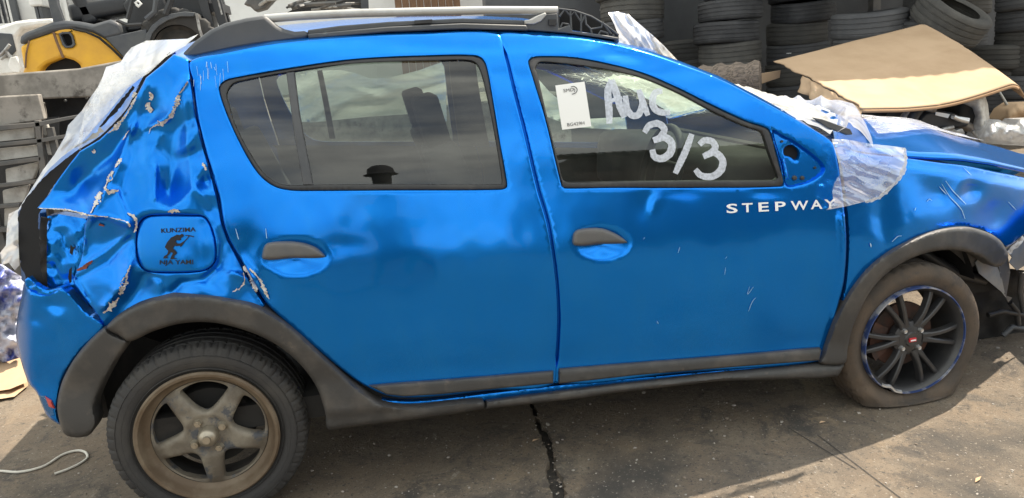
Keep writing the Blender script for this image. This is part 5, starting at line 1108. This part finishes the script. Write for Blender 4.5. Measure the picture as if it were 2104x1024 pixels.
# chalk and paint marks on some treads
for o in [o for o in bpy.data.objects if o.name.startswith('tyre') and o.get('category') == 'tyre'][::4]:
    a0 = r_.uniform(0, 6.28); w_ = r_.uniform(.10, .22); z_ = r_.uniform(-.05, .05); vv = []
    for i in range(7):
        a = a0+w_*i/6; h = .006+.006*r_.random()
        for d in (-h, h): vv.append((.3175*math.cos(a), .3175*math.sin(a), z_+d))
    me_ = bpy.data.meshes.new('chalk_mark'); me_.from_pydata(vv, [], [(2*i, 2*i+1, 2*i+3, 2*i+2) for i in range(6)]); me_.materials.append(M_bright if r_.random() < .3 else M_paper)
    c_ = bpy.data.objects.new('chalk_mark', me_); COL.objects.link(c_); c_.parent = o
# wall behind the tyres
gw = tag(box('boundary_wall', 2.0, 16, 6.2, 6.4, 0, 4.2, M_gwall, None, .01), 'pale grey boundary wall behind the tyre stacks', 'wall')
# added roof, unseen above the frame, edge placed to shade the cardboard
lt = thing('lean_to_roof', 'corrugated lean-to roof sheltering the tyre stacks', 'roof', (6, 5, 0))
def lean(u, v):
    a = np.array([3.5, 2.88]); b = np.array([9.0, 2.92]); e = a+np.multiply.outer(u, b-a); f = np.stack([3.5+5.5*u, 6.4+0*u], 1); q = e+(f-e)*v[:, None]
    return np.stack([q[:, 0], q[:, 1], 3.3+.5*v+.02*np.sin(u*260)], 1)
grid('roof_sheet', lean, 300, 2, M_shed, lt)
for x_, y_ in ((8.9, 3.0), (6.6, 6.0), (3.7, 6.0)): box('post', x_-.05, x_+.05, y_-.05, y_+.05, 0, 3.45, M_bars, lt, .005)
# ------------------------------------------------------------------ cardboard, log, engine, scrap on the far side
cq = [np.array(p) for p in (PD(1590., 128., 5.35), PD(1908., 47., 5.75), PD(2094., 168., 4.85), PD(1772., 224., 4.35))]
def card_fn(u, v):
    # u along the far/near edges (left to right), v from far to near
    far_ = cq[0]+np.multiply.outer(u, cq[1]-cq[0]); near_ = cq[3]+np.multiply.outer(u, cq[2]-cq[3])
    P = far_+(near_-far_)*v[:, None]
    P[:, 2] += .02*np.sin(v*math.pi)-.055*np.sin(u*math.pi)*v+.010*vnoise(u*4, v*4, 3, 2)-.006*np.exp(-((v-.55+.1*u)/.012)**2)-.006*np.exp(-((u-.46)/.008)**2)*(v > .3)-.03*np.clip((u-.93)/.07, 0, 1)**2
    jag = .05*vnoise(v*14, v*0+2, 5, 3)*np.clip(1-u*8, 0, 1); P[:, 0] += jag
    return P
cb = grid('cardboard_sheet', card_fn, 60, 50, M_card, None, thick=.008)
tag(cb, 'large brown cardboard sheet with a torn edge resting over the engine', 'cardboard')
cb['label'] = 'large flattened brown cardboard sheet lying over the scrap engine'
def strip_fn(u, v):
    P = card_fn(u, np.ones_like(v)); return P+np.stack([.0*v, -.004*v, -.018*v-.005], 1)
grid('folded_edge', strip_fn, 40, 2, M_cardedge, cb, thick=.006)
def strip2(u, v):
    P = card_fn(np.ones_like(u), u); return P+np.stack([.07*v, -.01*v, -.10*v], 1)
grid('folded_flap', strip2, 30, 3, M_cardedge, cb, thick=.006)
def torn(u, v):
    P = card_fn(0*u, .35+.65*u); return P+np.stack([-.06*v+.03*vnoise(u*12, v*3, 7, 2), -.07*v, -.10*v-.01], 1)
grid('torn_edge', torn, 40, 4, M_card, cb, thick=.006)
sm = tag(plate('cardboard_piece', [(1562, 152), (1604, 145), (1602, 160), (1566, 172)], 2.75, .02, M_card), 'small torn cardboard piece beside the log', 'cardboard')
p0 = PY(1478., 168., 2.7); p1 = PY(1562., 160., 2.55)
lp = np.array([p0+(p1-p0)*t for t in np.linspace(-.5, 1, 14)]); v_log = tube('log', lp, .115+.012*np.sin(np.arange(14)*1.7), M_log, None, 20)
me = v_log.data
for vv in me.vertices:
    k = 1+.03*math.sin(vv.co.x*17); c = p0; vv.co.z = c[2]+(vv.co.z-c[2])*k
tag(v_log, 'short thick log with rough cracked bark lying before the tyres', 'log')
eng = thing('scrap_engine', 'black and silver scrap engine sitting under the cardboard edge', 'engine', tuple(PY(1930., 290., 2.2)*np.array([1, 1, 0])))
YE = 1.95
plate('cam_cover', [(1895, 240), (1905, 230), (1925, 226), (1960, 232), (1985, 242), (1994, 252), (1988, 262), (1950, 266), (1900, 268), (1888, 258)], YE, .35, M_engine, eng, bevel=.02)
plate('label_plate', [(1923, 230), (1952, 235), (1948, 243), (1922, 237)], YE-.006, .004, M_paper, eng)
for pts, r, m in (([(1846, 264), (1850, 250), (1858, 238), (1868, 228), (1874, 222)], .02, M_alu), ([(1868, 258), (1872, 240), (1884, 222), (1898, 210)], .045, M_engine), ([(1890, 216), (1905, 222), (1920, 226)], .02, M_alu), ([(1958, 240), (1972, 246), (1988, 250)], .016, M_bright), ([(1966, 242), (1990, 246)], .012, M_bright), ([(1920, 276), (1938, 266), (1958, 262)], .014, M_alu), ([(1866, 264), (1886, 262)], .02, M_bars), ([(1998, 270), (2012, 286), (2020, 294)], .01, M_alu), ([(1880, 272), (1925, 262)], .012, M_bars)):
    p = np.array(pts, float); tube('pipe', PY(p[:, 0], p[:, 1], np.full(len(p), YE-.03)), r, m, eng, 10)
plate('bracket_casting', [(1925, 274), (1940, 266), (1956, 262), (1966, 268), (1978, 264), (1984, 274), (1976, 282), (1950, 284), (1930, 282)], YE-.02, .06, M_alu, eng, bevel=.006)
plate('engine_block', [(1840, 262), (1870, 240), (1900, 220), (1990, 240), (2010, 262), (2030, 300), (1850, 300)], YE+.12, .5, M_under, eng, bevel=.02)
plate('gear_case', [(1980, 205), (2002, 212), (2010, 232), (2005, 256), (1985, 262), (1972, 245)], YE+.05, .4, M_under, eng, bevel=.02)
# foam sheet, film bundle and bits right of the engine
def lump(name, pts, Y, mat, label, cat, amp=.05, seed=1, fr=16, group=None):
    xs = np.array(pts); cx, cy = xs.mean(0); rr = np.hypot(*(xs-[cx, cy]).T).max()
    def pl(x, y, o):
        d = np.clip(segdist(np.stack([x, y], 1), np.array(pts, float))/28, 0, 1)
        return PY(x, y, Y-.10*np.sqrt(d)-amp*np.abs(vnoise(x/fr, y/fr, seed, 3))*2*np.clip(d*2, 0, 1))
    return tag(panel(name, pts, mat, None, place=pl, res=5, rnd=0, flange=.12, smooth=False, step=4, angle=180), label, cat, group)
lump('foam_sheet', [(1976, 200), (2010, 192), (2024, 196), (2030, 215), (2034, 250), (2040, 272), (2010, 290), (1998, 262), (2004, 240), (1998, 222), (1978, 212)], 2.0, M('white_foam', (.6, .58, .53), .9, c2=(.42, .38, .33), nscale=18, bump=.6, bscale=90), 'dirty white foam packing sheet standing behind the scrap engine', 'foam sheet', .02, 5)
lump('film_bundle', [(2030, 250), (2052, 246), (2070, 254), (2085, 256), (2095, 246), (2140, 244), (2150, 300), (2104, 300), (2060, 298), (2020, 294), (2012, 284)], 1.9, film_mat('bundle_film', .85, (.72, .73, .74), wr=18, st=.9, spread=.12), 'crumpled bundle of pale film beside the scrap engine', 'plastic film', .10, 7, 20)
lump('dusty_bag', [(1958, 250), (1985, 245), (2010, 250), (2018, 262), (2014, 274), (1996, 278), (1975, 266)], 2.05, M('dusty_plastic', (.22, .19, .16), .7, c2=(.3, .25, .2), nscale=14), 'dusty brown plastic scrap behind the scrap engine', 'plastic scrap', .06, 9)
lump('cardboard_scrap', [(2070, 225), (2090, 212), (2140, 210), (2140, 250), (2094, 246), (2078, 254), (2056, 248)], 2.3, M_card, 'torn brown cardboard scrap beside the film bundle', 'cardboard', .04, 11)
p = PY(np.array([2050., 2074.]), np.array([184., 224.]), np.array([2.4, 2.35])); tag(tube('thin_rod', p, .009, M_steel, None, 8), 'thin grey metal rod leaning under the cardboard', 'rod')
# dark pallet of scrap between car and tyres keeps the heap standing
hp = thing('scrap_heap', 'low heap of dark scrap metal supporting the cardboard and engine', 'scrap', (3.6, 2.6, 0))
r_ = np.random.default_rng(9)
for i in range(26):
    x = r_.uniform(2.6, 4.6); y = r_.uniform(2.15, 3.2); z = r_.uniform(.12, .75)
    rbox('scrap_piece', (x, y, z), (r_.uniform(.3, .6), r_.uniform(.2, .5), r_.uniform(.1, .3)), [M_under, M_engine, M_bars][i % 3], hp, r_.uniform(-.4, .4), r_.uniform(-.4, .4), r_.uniform(0, 3))
# ------------------------------------------------------------------ left foreground: tarp, cardboard, cord
def heap_place(Y0, amp, seed, f): return lambda x, y, o: PY(x, y, Y0+amp*vnoise(x/f, y/f, seed, 3)*2)
tag(panel('blue_tarp', [(-60, 545), (0, 545), (20, 558), (50, 576), (44, 610), (36, 650), (34, 695), (42, 735), (10, 745), (-60, 765)], M_tarp, None, place=heap_place(1.92, .16, 3, 22), res=5, rnd=0, flange=.02, smooth=False, step=5, angle=180), 'crumpled blue and white tarpaulin behind the rear bumper', 'tarpaulin')
def flatcard(pts, z, label, seed):
    pl = lambda x, y, o: PZ(x, y, z+.02*np.abs(vnoise(x/25, y/25, seed, 2)))
    tag(panel('cardboard_sheet', pts, M_card, None, place=pl, res=8, rnd=0, flange=.0, smooth=False, step=6), label, 'cardboard')
flatcard([(-60, 760), (0, 742), (38, 728), (50, 760), (56, 785), (20, 800), (-60, 812)], .035, 'flattened brown cardboard lying beside the blue tarpaulin', 3)
flatcard([(-60, 806), (10, 796), (56, 784), (58, 792), (30, 815), (-60, 830)], .012, 'thin brown cardboard offcut on the ground behind the bumper', 4)
cp = [(-60, 968), (0, 968), (40, 970), (90, 958), (130, 934), (160, 926), (176, 930), (180, 940), (165, 952), (140, 964), (112, 974)]
cpx = catmull(cp, False, 5, True); P = PZ(cpx[:, 0], cpx[:, 1], .006); tag(tube('cord', P, .005, M_rope, None, 8), 'loose end of white cord looping on the concrete beside the rear wheel', 'cord')
p = PZ(np.array([228., 236., 244., 262.]), np.array([768., 775., 785., 792.]), np.array([.05, .03, .02, .01])); tag(tube('wire', p, .002, M_trim, None, 6), 'thin black wire end poking up behind the rear wheel', 'wire')

# ------------------------------------------------------------------ behind the camera: open yard with a dark corrugated shed, and the photographer
sh = thing('corrugated_shed', 'dark shed with corrugated roof across the yard', 'shed', (9, -9, 0))
def corr(u, v):
    x = 3.6+11*u; return np.stack([x, -8.2-4.5*v+.0*x, 3.15+.9*v+.04*np.sin(x*2*math.pi/.18)], 1)
grid('roof', corr, 600, 1, M_shed, sh)
box('wall', 3.8, 14.4, -12.5, -8.4, 0, 3.05, M_shed, sh, 0)
struct(box('yard_wall', -14, 3.4, -15, -14.8, 0, 1.3, M_conc, None, 0))
for sx, sy, nn_ in ((-1.1, -6.0, 8), (-.45, -6.2, 7), (-1.75, -5.8, 6), (-2.4, -6.3, 9), (.6, -7.2, 5)):  # stacks added behind the camera as dark shapes for the paint to reflect
    for k in range(nn_): put_tyre((sx+r_.normal(0, .02), sy+r_.normal(0, .02), .11+.21*k), 0, 0, 1.0, 'black tyre in the unseen stacks added as a dark reflection', 'tyres stacked across the open yard')
def skin_body(name, joints, edges, root, mat, sub=2):
    me = bpy.data.meshes.new(name); keys = list(joints); ix = {k: i for i, k in enumerate(keys)}
    me.from_pydata([joints[k][0] for k in keys], [(ix[a], ix[b]) for a, b in edges], []); me.materials.append(mat)
    o = bpy.data.objects.new(name, me); COL.objects.link(o)
    m = o.modifiers.new('skin', 'SKIN'); m.use_smooth_shade = True
    if not me.skin_vertices: bpy.context.view_layer.objects.active = o; 
    if not me.skin_vertices:
        bm = bmesh.new(); bm.from_mesh(me); bm.verts.layers.skin.verify(); bm.to_mesh(me); bm.free()
    for k in keys: me.skin_vertices[0].data[ix[k]].radius = (joints[k][1], joints[k][1] if len(joints[k]) < 3 else joints[k][2])
    me.skin_vertices[0].data[ix[root]].use_root = True
    s = o.modifiers.new('sub', 'SUBSURF'); s.levels = sub; s.render_levels = sub
    return o
px, py = .665, -2.72
J = {'pelvis': ((px, py, .95), .15, .12), 'spine': ((px, py, 1.15), .15, .11), 'chest': ((px, py+.0, 1.34), .17, .12), 'neck': ((px, py+.01, 1.50), .06), 'head0': ((px, py+.03, 1.56), .07), 'head1': ((px, py+.04, 1.66), .085), 'head2': ((px, py+.03, 1.73), .06),
     'shl': ((px-.19, py, 1.42), .07), 'ell': ((px-.26, py+.12, 1.22), .05), 'wrl': ((px-.10, py+.30, 1.41), .032), 'hal': ((px-.08, py+.33, 1.44), .03),
     'shr': ((px+.19, py, 1.42), .07), 'elr': ((px+.34, py+.14, 1.36), .05), 'wrr': ((px+.10, py+.30, 1.41), .032), 'har': ((px+.08, py+.33, 1.44), .03),
     'hpl': ((px-.10, py, .88), .11), 'knl': ((px-.12, py+.02, .50), .07), 'anl': ((px-.13, py, .10), .045), 'tol': ((px-.14, py+.14, .04), .04),
     'hpr': ((px+.10, py, .88), .11), 'knr': ((px+.12, py+.02, .50), .07), 'anr': ((px+.13, py, .10), .045), 'tor': ((px+.14, py+.14, .04), .04)}
E_ = [('pelvis', 'spine'), ('spine', 'chest'), ('chest', 'neck'), ('neck', 'head0'), ('head0', 'head1'), ('head1', 'head2')]
for s in 'lr': E_ += [('chest', 'sh'+s), ('sh'+s, 'el'+s), ('el'+s, 'wr'+s), ('wr'+s, 'ha'+s), ('pelvis', 'hp'+s), ('hp'+s, 'kn'+s), ('kn'+s, 'an'+s), ('an'+s, 'to'+s)]
man = tag(skin_body('person', J, E_, 'pelvis', M_cloth), 'person in dark clothes and cap holding up a phone, mirrored in the rear window', 'person')
hv, hf = lathe([(.0, .10), (.06, .095), (.095, .06), (.10, .02), (.102, .0), (.125, -.014), (.128, -.018), (.10, -.01)], 28, (px, py+.03, 1.70), axis='z'); h_ = obj('cap', hv, hf, M_cloth, man)
tag(box('phone', px-.075, px+.075, py+.350, py+.358, 1.395, 1.47, M_black, None, .003), 'black phone held up by the person mirrored in the window', 'phone')
